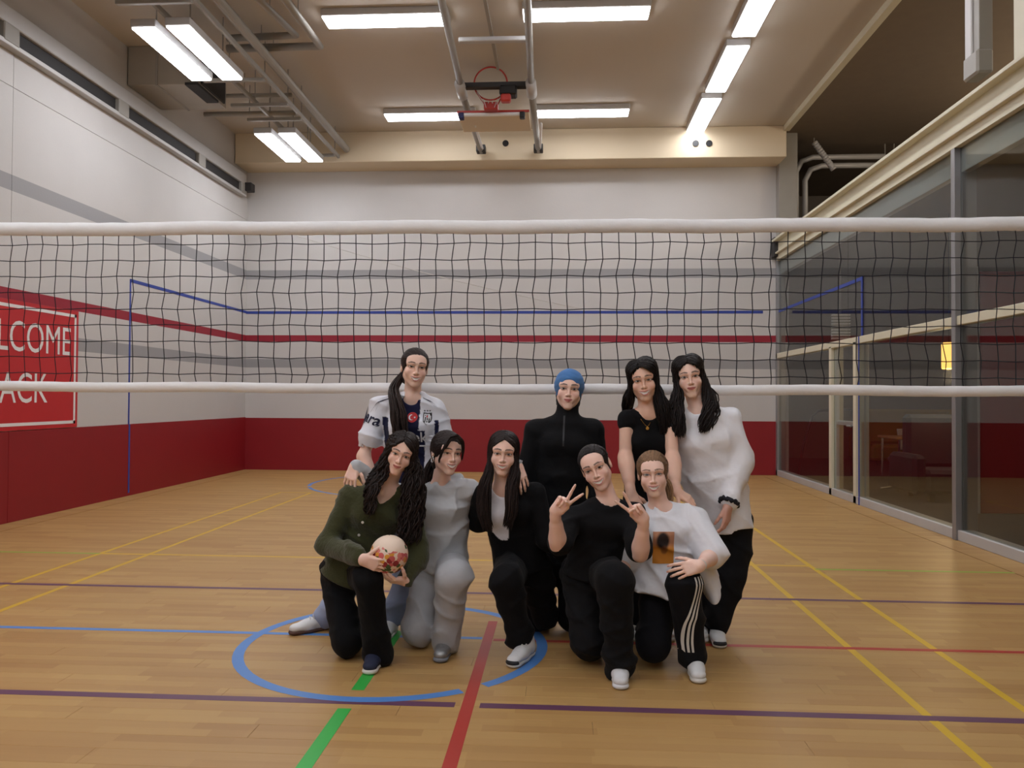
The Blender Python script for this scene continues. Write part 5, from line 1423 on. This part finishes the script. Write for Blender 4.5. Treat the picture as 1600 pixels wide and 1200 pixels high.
# ---------- 5. white tee with a print, striped track pants
def woman_white_tee():
    sk = (246, 208, 190)
    h = Head(1020, 742, 4.08, yaw=-7, pitch=0, roll=-5, smile='teeth', skin=sk, brow=(112, 82, 62), iris=(84, 84, 84))
    nb = A_(1030, 790, 4.18)
    J = mk_joints(nb, A_(1050, 905, 4.28), A_(993, 815, 4.20), A_(1084, 812, 4.19), [A_(976, 872, 4.20), A_(966, 905, 4.06)], [A_(1112, 868, 4.10), A_(1094, 884, 3.88)],
                  [A_(1030, 915, 4.30), A_(1020, 1006, 4.06), V3(.50, 4.48, .07)], [A_(1068, 912, 4.26), A_(1068, 912, 3.94), A_(1082, 1022, 4.02)])
    p = Person(flo(J['hip']), 'blonde woman in white printed tee and three striped track pants, kneeling')
    p.skins += [coarse_body(J, sk), build_head(h, nb, J)]
    p.skins += [build_arm(*J['arml'], hand((-.6, -.2, -.75), (.3, .9, 0), (.8, 0, .3), 'rest'), sk, .6), build_arm(*J['armr'], hand((-.92, -.22, -.16), (-.1, .9, -.4), (.1, .35, .9), 'rest'), sk, .6)]
    p.finish_body()
    v = gvol(J, .0072, extra=[A_(1120, 930, 4.3)]); sd, up, fr = torso_garment(v, J, .030, hem=A_(1030, 925, 4.22), hemr=(.165, .145))
    sleeves(v, J, (.074, .084, .08), (.96, .96)); cut_neck(v, J, fr, .054, .0, .0)
    v.loft(A_(1090, 860, 4.26), A_(1112, 922, 4.32), (.055, .10), (.05, .13), (1, 0, 0), .05, cap=.03)
    v.ripple(folds(51, .008, 30, (.8, .1, .8))); vv, ff = v.mesh()
    g = p.add('tee_shirt', vv, ff, MS['cotton'], np.tile(lc((238, 240, 246)), (len(vv), 1)))
    tr = bvh_of(g)
    # square photo print on the chest: dark blot over orange
    gv, gf = gridrect(-.055, .055, -.085, .085, 22, 30)
    P = stick(tr, [A_(1036 + q[0] * 300, 855 - q[1] * 300, 4.1) for q in gv], (0, -1, 0), .004)
    xy = np.array(gv) / np.array([.055, .085])
    c = np.tile(lc((214, 140, 52)), (len(gv), 1))
    w = np.clip((xy[:, 1] + .05) * 3, 0, 1)[:, None]; c = c * (1 - w) + lc((206, 150, 118)) * w
    d = np.sqrt(((xy[:, 0] + .05) / .62) ** 2 + ((xy[:, 1] - .42) / .55) ** 2); w = np.clip((1.15 - d) * 3, 0, 1)[:, None]; c = c * (1 - w) + lc((52, 44, 44)) * w
    d = np.sqrt(((xy[:, 0] - .1) / .35) ** 2 + ((xy[:, 1] + .15) / .3) ** 2); w = np.clip((1.1 - d) * 2, 0, .8)[:, None]; c = c * (1 - w) + lc((120, 70, 40)) * w
    o = link_mesh('chest_print', P, gf, MS['print'], None, True, c); o.parent = g; o.matrix_parent_inverse = Matrix.Identity(4)
    t = trousers(p, J, (20, 20, 24), MS['black'], 52, .096, .086, .070, hipr=(.150, .125), cuffl=(.07, .072), kneer=(.088, .088), name='track_pants')
    tr = bvh_of(t)
    for k in range(3):
        o_ = 9.5 * k
        ribbon(p, t, tr, [A_(1080 + o_ * .8, 900, 3.9), A_(1079 + o_ * .75, 935, 3.9), A_(1072 + o_ * .7, 970, 3.9), A_(1074 + o_ * .65, 1000, 3.9), A_(1078 + o_ * .7, 1024, 3.9)], (1, 0, .0), .011, (.45, -1, 0), M['shoe_sole'], 'stripe')
        ribbon(p, t, tr, [A_(1090, 905 + o_ * .9, 4.0), A_(1100, 907 + o_ * .9, 4.1), A_(1114, 912 + o_ * .8, 4.2)], (0, 0, 1), .010, (.5, -1, .2), M['shoe_sole'], 'stripe', m=10)
    shoe(p, flo(A_(1083, 1036, 4.10)), (-.05, -1), M['shoe_w'], M['shoe_sole'], .25, label='white leather trainer')
    shoe(p, V3(.50, 4.58, .1), (0, -.4), M['shoe_w'], M['shoe_sole'], .24, tilt=68, laces=False)
    r = np.random.default_rng(5); hc = (128, 98, 72)
    pc = [(*hair_cap(h, grow=.0, pole=(0, .9, .1), face=(.063, .075, .092)), lc(hc)), LK(pulled_paths(h, 110, (0, .95, .0), r, over=1.0), hc, r, .0034, .0028, m=10),
          LK(bundle([h.w(0, .105, .0), h.w(.035, .125, -.03), h.w(.07, .10, -.08), h.w(.075, .085, -.14), h.w(.07, .08, -.18)], (.015, .02, .022, .018, .008), 50, r), (150, 116, 84), r, .005, .0025, wave=(.004, .15))]
    hair_obj(p, pc)
    b = J['armr'][2]; dd = unit(J['armr'][2] - J['armr'][1]); a1 = unit(np.cross(dd, (0, 0, 1))); a2 = np.cross(dd, a1)
    p.mb(MB().tube([tuple(b - dd * .012 + (a1 * math.cos(w) + a2 * math.sin(w)) * .026) for w in np.linspace(0, 2 * math.pi, 21)[:-1]], .003, 6, closed=True), 'bracelet', M['nacre'], smooth=True)
woman_white_tee()

# ---------- 6. football jersey
def woman_jersey():
    h = Head(651, 574, 4.52, yaw=18, pitch=0, roll=6, smile='teeth', skin=(244, 206, 186), brow=(70, 50, 42), size=1.0)
    nb = A_(645, 618, 4.62)
    J = mk_joints(nb, A_(636, 795, 4.68), A_(595, 636, 4.62), A_(679, 639, 4.64), [A_(568, 712, 4.58), A_(588, 792, 4.50)], [A_(697, 716, 4.66), A_(690, 780, 4.52)],
                  [A_(620, 800, 4.68), A_(566, 890, 4.62), A_(508, 962, 4.60)], [A_(652, 800, 4.68), A_(636, 890, 4.60), A_(615, 960, 4.58)])
    p = Person(flo(J['hip']), 'woman with long ponytail in white and navy football jersey, standing')
    sk = (242, 202, 182)
    p.skins += [coarse_body(J, sk), build_head(h, nb, J)]
    hh = hand((.2, -.4, -.85), (0, .9, -.3), (1, 0, 0), 'drape')
    p.skins += [build_arm(*J['arml'], hh, sk, .5), build_arm(*J['armr'], hh, sk, .5)]
    p.finish_body()
    v = gvol(J, .0060); sd, up, fr = torso_garment(v, J, .020, hem=A_(636, 800, 4.68), hemr=(.155, .125))
    for arm in (J['arml'], J['armr']):
        d = arm[1] - arm[0]; v.cone(arm[0], arm[0] + d * .62, .060, .072, .03); v.cone(arm[0] + d * .62, arm[0] + d * 1.0, .046, .052, .004, 'sub')
    cut_neck(v, J, fr, .052, .0, .02)
    v.ripple(folds(61, .006, 34)); vv, ff = v.mesh()
    D = vv - nb; s_, u_, n_ = D @ sd, D @ up, D @ fr
    c = np.tile(lc((232, 234, 242)), (len(vv), 1))
    navy = lc((26, 28, 58))
    torso = (u_ < .0) & (np.abs(s_) < .19)
    c[(s_ > -.055) & (s_ < .052) & (u_ < -.015) & (n_ > -.02)] = navy
    c[(s_ > -.075) & (s_ < .088) & (u_ < -.185) & (n_ > -.02)] = navy
    c[(np.abs(s_ + .142 + .12 * np.clip(u_ + .18, -.3, .1)) < .018) & (u_ < -.13) & torso] = navy
    c[(np.abs(s_ - .150) < .012) & (u_ < -.13) & torso] = navy
    g = p.add('football_jersey', vv, ff, MS['cotton'], c, label='white jersey with navy centre stripe, crest and lettering')
    tr = bvh_of(g); fd = unit(fr + V3(0, -.2, 0))
    O = lambda px, py: A_(px, py, 4.52)
    M['ink_navy'] = simple('navy_print', (26, 28, 58), .6); M['ink_white'] = simple('white_print', (222, 222, 226), .6); M['ink_red'] = simple('red_print', (190, 30, 34), .6)
    v2, f2 = text_mesh('beko', .080, 1.0, 'CENTER', .0012); decal(p, g, tr, O(656, 684), sd, (0, 0, 1), (0, -1, 0), v2, f2, M['ink_white'], 'sponsor_lettering', .004)
    v2, f2 = gridrect(-.06, .08, -.004, .004, 10, 1); decal(p, g, tr, O(656, 697), sd, (0, 0, 1), (0, -1, 0), v2, f2, M['ink_white'], 'sponsor_underline', .004)
    v2, f2 = disc(.029); decal(p, g, tr, O(644, 652), sd, (0, 0, 1), (0, -1, 0), v2, f2, M['ink_red'], 'flag_badge', .004)
    v2, f2 = disc(.0165, c=(-.004, 0)); decal(p, g, tr, O(644, 652), sd, (0, 0, 1), (0, -1, 0), v2, f2, M['ink_white'], 'crescent', .0052)
    v2, f2 = disc(.0135, c=(.0012, 0)); decal(p, g, tr, O(644, 652), sd, (0, 0, 1), (0, -1, 0), v2, f2, M['ink_red'], 'crescent_cutout', .0062)
    star = [(0, 0)] + [((.0065 if k % 2 == 0 else .0027) * math.cos(math.pi + k * math.pi / 5), (.0065 if k % 2 == 0 else .0027) * math.sin(math.pi + k * math.pi / 5)) for k in range(10)]
    sf = [(0, 1 + k, 1 + (k + 1) % 10) for k in range(10)]
    decal(p, g, tr, O(644, 652), sd, (0, 0, 1), (0, -1, 0), [(a + .013, b) for a, b in star], sf, M['ink_white'], 'star', .0072)
    # shield crest with three stars above
    sh_ = lambda s: ([(0, -.004 * s)] + [(a * s, b * s) for a, b in ((-.023, .034), (0, .030), (.023, .034), (.024, .0), (.020, -.018), (0, -.038), (-.020, -.018), (-.024, .0))], [(0, 1 + k, 1 + (k + 1) % 8) for k in range(8)])
    v2, f2 = sh_(1.0); decal(p, g, tr, O(666, 654), sd, (0, 0, 1), (0, -1, 0), v2, f2, M['black'], 'crest', .004)
    v2, f2 = sh_(.8); decal(p, g, tr, O(666, 654), sd, (0, 0, 1), (0, -1, 0), v2, f2, M['ink_white'], 'crest_field', .0070)
    for k in (-1, 0, 1):
        v2, f2 = gridrect(-.003 + k * .010, .003 + k * .010, -.022, .020, 1, 4); decal(p, g, tr, O(666, 654), sd, (0, 0, 1), (0, -1, 0), v2, f2, M['black'], 'crest_bar', .0090)
        decal(p, g, tr, O(665.5 + k * 4, 642), sd, (0, 0, 1), (0, -1, 0), star, sf, M['black'], 'star', .004)
    v2, f2 = disc(.006); decal(p, g, tr, O(666, 651), sd, (0, 0, 1), (0, -1, 0), v2, f2, M['ink_red'], 'crest_dot', .0105)
    # sleeve lettering and shoulder stripes
    a = J['arml']; right = unit(V3(.92, -.15, -.36)); upv = unit(V3(.36, 0, .92))
    v2, f2 = text_mesh('papara', .088, .95, 'RIGHT', .0016); decal(p, g, tr, O(589, 660), right, upv, (-.35, -1, 0), v2, f2, M['ink_navy'], 'sleeve_lettering', .004)
    for k in range(3):
        o_ = k * 5.0
        ribbon(p, g, tr, [O(617 - o_ * .2, 612 + o_ * .1), O(601 - o_ * .5, 615 + o_ * .2), O(589 - o_ * .6, 623 + o_ * .25), O(580 + 1 - o_ * .9, 637)], (.5, 0, .8), .0075, (-.25, -1, .5), M['ink_navy'], 'shoulder_stripe', m=16)
        ribbon(p, g, tr, [O(662 + o_ * .2, 613 + o_ * .1), O(672 + o_ * .4, 618), O(681 + o_ * .4, 628)], (-.5, 0, .8), .0075, (.25, -1, .5), M['ink_navy'], 'shoulder_stripe', m=12)
    trousers(p, J, (150, 160, 186), MS['cotton'], 62, .088, .072, .070, hipr=(.150, .118), name='light_jeans')
    hl = flo(A_(512, 985, 4.58)); tl = flo(A_(470, 999, 4.45))
    shoe(p, flo(A_(514, 985, 4.62)), (-.75, -.65), M['shoe_w'], M['gum'], .24, label='white shoe with brown sole')
    shoe(p, flo(A_(616, 985, 4.66)), (0, -1), M['shoe_w'], M['shoe_sole'], .24)
    r = np.random.default_rng(6); hc = (44, 32, 28)
    pc = [(*hair_cap(h, grow=-.001, pole=(0, .9, .1), face=(.064, .075, .092)), lc(hc)), LK(pulled_paths(h, 110, (-.2, .93, -.15), r, over=.99), hc, r, .0032, .0026, m=10),
          LK(bundle([h.w(-.02, .10, -.01), A_(617, 604, 4.62), A_(619, 625, 4.51), A_(624, 650, 4.47), A_(627, 678, 4.46), A_(629, 700, 4.46)], (.018, .026, .036, .046, .044, .03), 110, r), hc, r, .0062, .003, wave=(.003, .2), m=22)]
    hair_obj(p, pc)
woman_jersey()

# ---------- 7. blue head covering, black quarter zip
def woman_hijab():
    sk = (246, 208, 190)
    h = Head(889, 608, 4.58, yaw=-1, pitch=1, roll=4, smile='closed', skin=sk, brow=(40, 30, 28), jaw=1.05, wide=1.03, lip=(178, 82, 84))
    nb = A_(885, 653, 4.66)
    J = mk_joints(nb, A_(870, 805, 4.70), A_(838, 672, 4.66), A_(926, 672, 4.67), [A_(820, 748, 4.66), A_(826, 810, 4.60)], [A_(936, 748, 4.68), A_(930, 805, 4.62)],
                  [A_(852, 808, 4.70), A_(848, 890, 4.66), A_(840, 962, 4.66)], [A_(888, 808, 4.70), A_(892, 890, 4.66), A_(894, 962, 4.66)])
    p = Person(flo(J['hip']), 'woman wearing a blue head covering and black quarter zip top, standing')
    p.skins += [coarse_body(J, sk), build_head(h, nb, J)]
    hh = hand((.1, -.3, -.9), (0, .9, -.3), (1, 0, 0), 'hang')
    p.skins += [build_arm(*J['arml'], hh, sk, 1.85), build_arm(*J['armr'], hh, sk, 1.85)]
    p.finish_body()
    v = gvol(J, .0078); sd, up, fr = torso_garment(v, J, .026, hem=A_(870, 815, 4.70), hemr=(.165, .135))
    sleeves(v, J, (.064, .062, .042), (1.95, 1.95))
    v.cone(nb - up * .02, h.w(0, .010, -.090), .070, .066, .03)
    v.ell(h.w(0, -.075, -.052), V3(.062, .055, .060), h.R, .004, 'sub')
    v.ripple(folds(71, .004, 24)); vv, ff = v.mesh()
    g = p.add('quarter_zip_top', vv, ff, MS['black'], np.tile(lc((20, 20, 22)), (len(vv), 1)))
    tr = bvh_of(g)
    M['zip'] = simple('dark_zip', (34, 33, 35), .5, metal=.2)
    zp = ribbon(p, g, tr, [A_(882, 650, 4.5), A_(881, 670, 4.5), A_(880, 698, 4.5)], (1, 0, 0), .010, (0, -1, 0), M['zip'], 'zip', m=14)
    # snug under-scarf
    v = Vol(h.c - .16, h.c + .16, .004)
    v.ell(h.w(0, .010, .032), V3(.085, .105, .088), h.R, 0)
    v.loft(h.w(0, .030, .01), h.w(0, .025, -.10), (.080, .078), (.068, .062), h.R[:, 0], .03)
    v.ell(h.w(0, -.105, -.030), (.058, .085, .086), h.R, .008, 'sub')
    v.half(h.w(0, 0, -.098), -h.R[:, 2])
    def fn(x, y, z):
        L = h.local(np.stack([x, y, z], 1)); return .0007 * np.sin(L[:, 2] * 210 + 40 * L[:, 0] ** 2 * 10 + 3 * np.sin(L[:, 0] * 40))
    v.ripple(fn, .012); vv, ff = v.mesh()
    L = h.local(vv); c = np.tile(lc((78, 124, 180)), (len(vv), 1))
    c[L[:, 2] < -.040 - .0 * L[:, 0]] = lc((26, 27, 30))
    p.add('head_scarf', vv, ff, MS['cotton'], c, label='blue under-scarf hugging the head')
    trousers(p, J, BLK, MS['black'], 72, .095, .088, .085, hipr=(.155, .125))
    shoe(p, flo(A_(838, 968, 4.78)), (-.35, -1), M['shoe_grey'], M['gum'], .24); shoe(p, flo(A_(896, 968, 4.78)), (.1, -1), M['shoe_grey'], M['gum'], .24)
woman_hijab()

# ---------- 8. black cap sleeve top, arms resting on shoulders in front
def woman_cap_sleeve():
    sk = (238, 194, 170)
    h = Head(1005, 595, 4.42, yaw=-6, pitch=3, roll=-8, smile='teeth', skin=sk, brow=(34, 26, 24))
    nb = A_(1013, 640, 4.52)
    J = mk_joints(nb, A_(1008, 805, 4.68), A_(979, 654, 4.52), A_(1046, 656, 4.53), [A_(977, 714, 4.47), A_(986, 772, 4.36)], [A_(1051, 716, 4.44), A_(1056, 768, 4.28)],
                  [A_(995, 808, 4.68), A_(990, 890, 4.66), A_(986, 965, 4.66)], [A_(1022, 808, 4.68), A_(1026, 890, 4.66), A_(1030, 965, 4.66)])
    p = Person(flo(J['hip']), 'woman in black cap sleeve top with gold pendant leaning on shoulders before her')
    p.skins += [coarse_body(J, sk), build_head(h, nb, J)]
    p.skins += [build_arm(*J['arml'], hand((.35, -.5, -.75), (0, .85, -.5), (1, 0, 0), 'drape'), sk, 0.0, r=(.040, .034, .023)), build_arm(*J['armr'], hand((.78, -.35, -.42), (0, .3, -.95), (-.2, -.9, 0), 'drape'), sk, 0.0, r=(.040, .034, .023), nail=(120, 70, 70))]
    p.finish_body()
    v = gvol(J, .0068); sd, up, fr = torso_garment(v, J, .004, hem=A_(1010, 812, 4.66), hemr=(.135, .110), waist=(.112, .088), chestr=(.132, .092))
    for arm in (J['arml'], J['armr']): v.cone(arm[0], arm[0] + (arm[1] - arm[0]) * .12, .047, .049, .02)
    cut_neck(v, J, fr, .054, .008, .02)
    v.ripple(folds(81, .002, 30)); vv, ff = v.mesh(); g = p.add('cap_sleeve_top', vv, ff, MS['black'], np.tile(lc((18, 18, 20)), (len(vv), 1)))
    trousers(p, J, BLK, MS['black'], 82, .090, .082, .085, hipr=(.145, .115))
    tr = bvh_of(g); pend = A_(1013.5, 668, 4.4)
    ch = [stick(tr, [A_(*q, 4.4)], (0, -1, 0), .004)[0] for q in ((1003, 655), (1008, 662), (1013.5, 667), (1018, 661), (1022, 653))]
    nk = p.mb(MB().tube([tuple(q) for q in catmull(np.array(ch), 14)], .0015, 5), 'necklace', M['gold'], smooth=True)
    c0 = np.array(ch[2]) + V3(0, -.003, -.010)
    p.mb(MB().tube([tuple(c0 + V3(0, .002, 0)), tuple(c0 - V3(0, .003, 0))], .009, 14), 'pendant', M['gold'], parent=nk, label='small gold disc pendant')
    shoe(p, flo(A_(986, 968, 4.74)), (0, -1), M['shoe_w'], M['shoe_sole'], .24); shoe(p, flo(A_(1032, 968, 4.74)), (.1, -1), M['shoe_w'], M['shoe_sole'], .24)
    r = np.random.default_rng(8); hc = (24, 19, 18)
    L = [A_(984, 620, 4.52), A_(980, 640, 4.60), A_(982, 665, 4.62)]; R = [A_(1030, 620, 4.48), A_(1038, 650, 4.47), A_(1042, 690, 4.50)]
    pc = [(*hair_cap(h, face=(.054, .075, .104), grow=.004, groove=80, pole=(0, 0, 1), amp=.0018), lc(hc)),
          LK(side_paths(h, -1, 85, L, (.032, .036, .026), r, part=-.22, lift=.16), hc, r, .0065, .003, wave=(.004, .14)),
          LK(side_paths(h, 1, 105, R, (.042, .050, .030), r, part=-.22, lift=.2), hc, r, .0068, .003, wave=(.005, .14))]
    hair_obj(p, pc)
woman_cap_sleeve()

# ---------- 9. oversized white sweater
def woman_white_sweater():
    sk = (248, 210, 192)
    h = Head(1078, 589, 4.46, yaw=-6, pitch=2, roll=-8, smile='closed', skin=sk, brow=(38, 29, 27), jaw=1.04)
    nb = A_(1092, 640, 4.55)
    J = mk_joints(nb, A_(1138, 812, 4.63), A_(1060, 656, 4.57), A_(1140, 654, 4.56), [A_(1078, 735, 4.64), A_(1090, 790, 4.62)], [A_(1158, 722, 4.53), A_(1137, 792, 4.42)],
                  [A_(1122, 826, 4.63), A_(1110, 900, 4.62), A_(1108, 965, 4.64)], [A_(1152, 826, 4.63), A_(1140, 900, 4.58), A_(1122, 962, 4.56)])
    p = Person(flo(J['hip']), 'woman with long wavy hair in oversized white sweater and black trousers, standing')
    p.skins += [coarse_body(J, sk), build_head(h, nb, J)]
    p.skins += [build_arm(*J['arml'], hand((.1, -.2, -.9), (1, 0, 0), (0, -1, 0), 'hang'), sk, 1.85), build_arm(*J['armr'], hand((-.10, -.10, -1), (-.7, .6, 0), (-.6, -.7, 0), 'hang'), (218, 168, 150), 1.6)]
    p.finish_body()
    v = gvol(J, .0076); sd, up, fr = torso_garment(v, J, .028, hem=A_(1143, 824, 4.63), hemr=(.120, .13), waist=(.135, .11))
    a = J['armr']; sleeves(v, J, (.068, .072, .044), (1.8, 1.86))
    v.cone(a[1] - V3(0, 0, .02), a[1] + (a[2] - a[1]) * .3, .070, .060, .02)
    cut_neck(v, J, fr, .053, .0, .0)
    v.loft(J['wa'], A_(1143, 845, 4.63), (.150, .13), (.118, .13), sd, .04); v.half(A_(1143, 825, 4.63), (.1, 0, -1)); v.ripple(folds(91, .008, 26, (.9, .2, .5))); vv, ff = v.mesh()
    g = p.add('sweater', vv, ff, MS['cotton'], np.tile(lc((238, 238, 242)), (len(vv), 1)))
    trousers(p, J, (22, 22, 25), MS['black'], 92, .094, .088, .084, hipr=(.135, .12), cuffl=(.082, .082))
    shoe(p, flo(A_(1116, 975, 4.66)), (-.06, -1), M['shoe_w'], M['shoe_sole'], .26, label='white mesh trainer with dark toe', toe=M['shoe_black']); shoe(p, flo(A_(1092, 972, 4.74)), (-.1, -1), M['shoe_w'], M['shoe_sole'], .25)
    # dark scrunchie at the wrist
    w0 = a[2] + unit(a[1] - a[2]) * .028; dd = unit(a[2] - a[1]); a1 = unit(np.cross(dd, (0, 1, 0))); a2 = np.cross(dd, a1)
    M['scr'] = simple('dark_navy_velvet', (24, 24, 34), .9)
    n = 36; p.mb(MB().tube([tuple(w0 + (a1 * math.cos(t_) + a2 * math.sin(t_)) * .046 + dd * .004 * math.sin(9 * t_)) for t_ in [2 * math.pi * k / n for k in range(n)]], [.012 + .004 * math.sin(k * 2.2) for k in range(n)], 8, closed=True), 'scrunchie', M['scr'], smooth=True)
    r = np.random.default_rng(9); hc = (30, 23, 21)
    L = [A_(1058, 618, 4.50), A_(1058, 645, 4.47), A_(1062, 680, 4.45)]; R = [A_(1108, 620, 4.50), A_(1108, 645, 4.46), A_(1100, 672, 4.44)]
    pc = [(*hair_cap(h, face=(.054, .075, .104), grow=.004, groove=80, pole=(0, 0, 1), amp=.0015), lc(hc)),
          LK(side_paths(h, -1, 95, L, (.036, .042, .034), r, part=-.05, lift=.14), hc, r, .0068, .0032, wave=(.008, .12), m=26),
          LK(side_paths(h, 1, 115, R, (.044, .058, .050), r, part=-.05, lift=.16), hc, r, .0068, .0032, wave=(.009, .12), m=26)]
    hair_obj(p, pc)
woman_white_sweater()
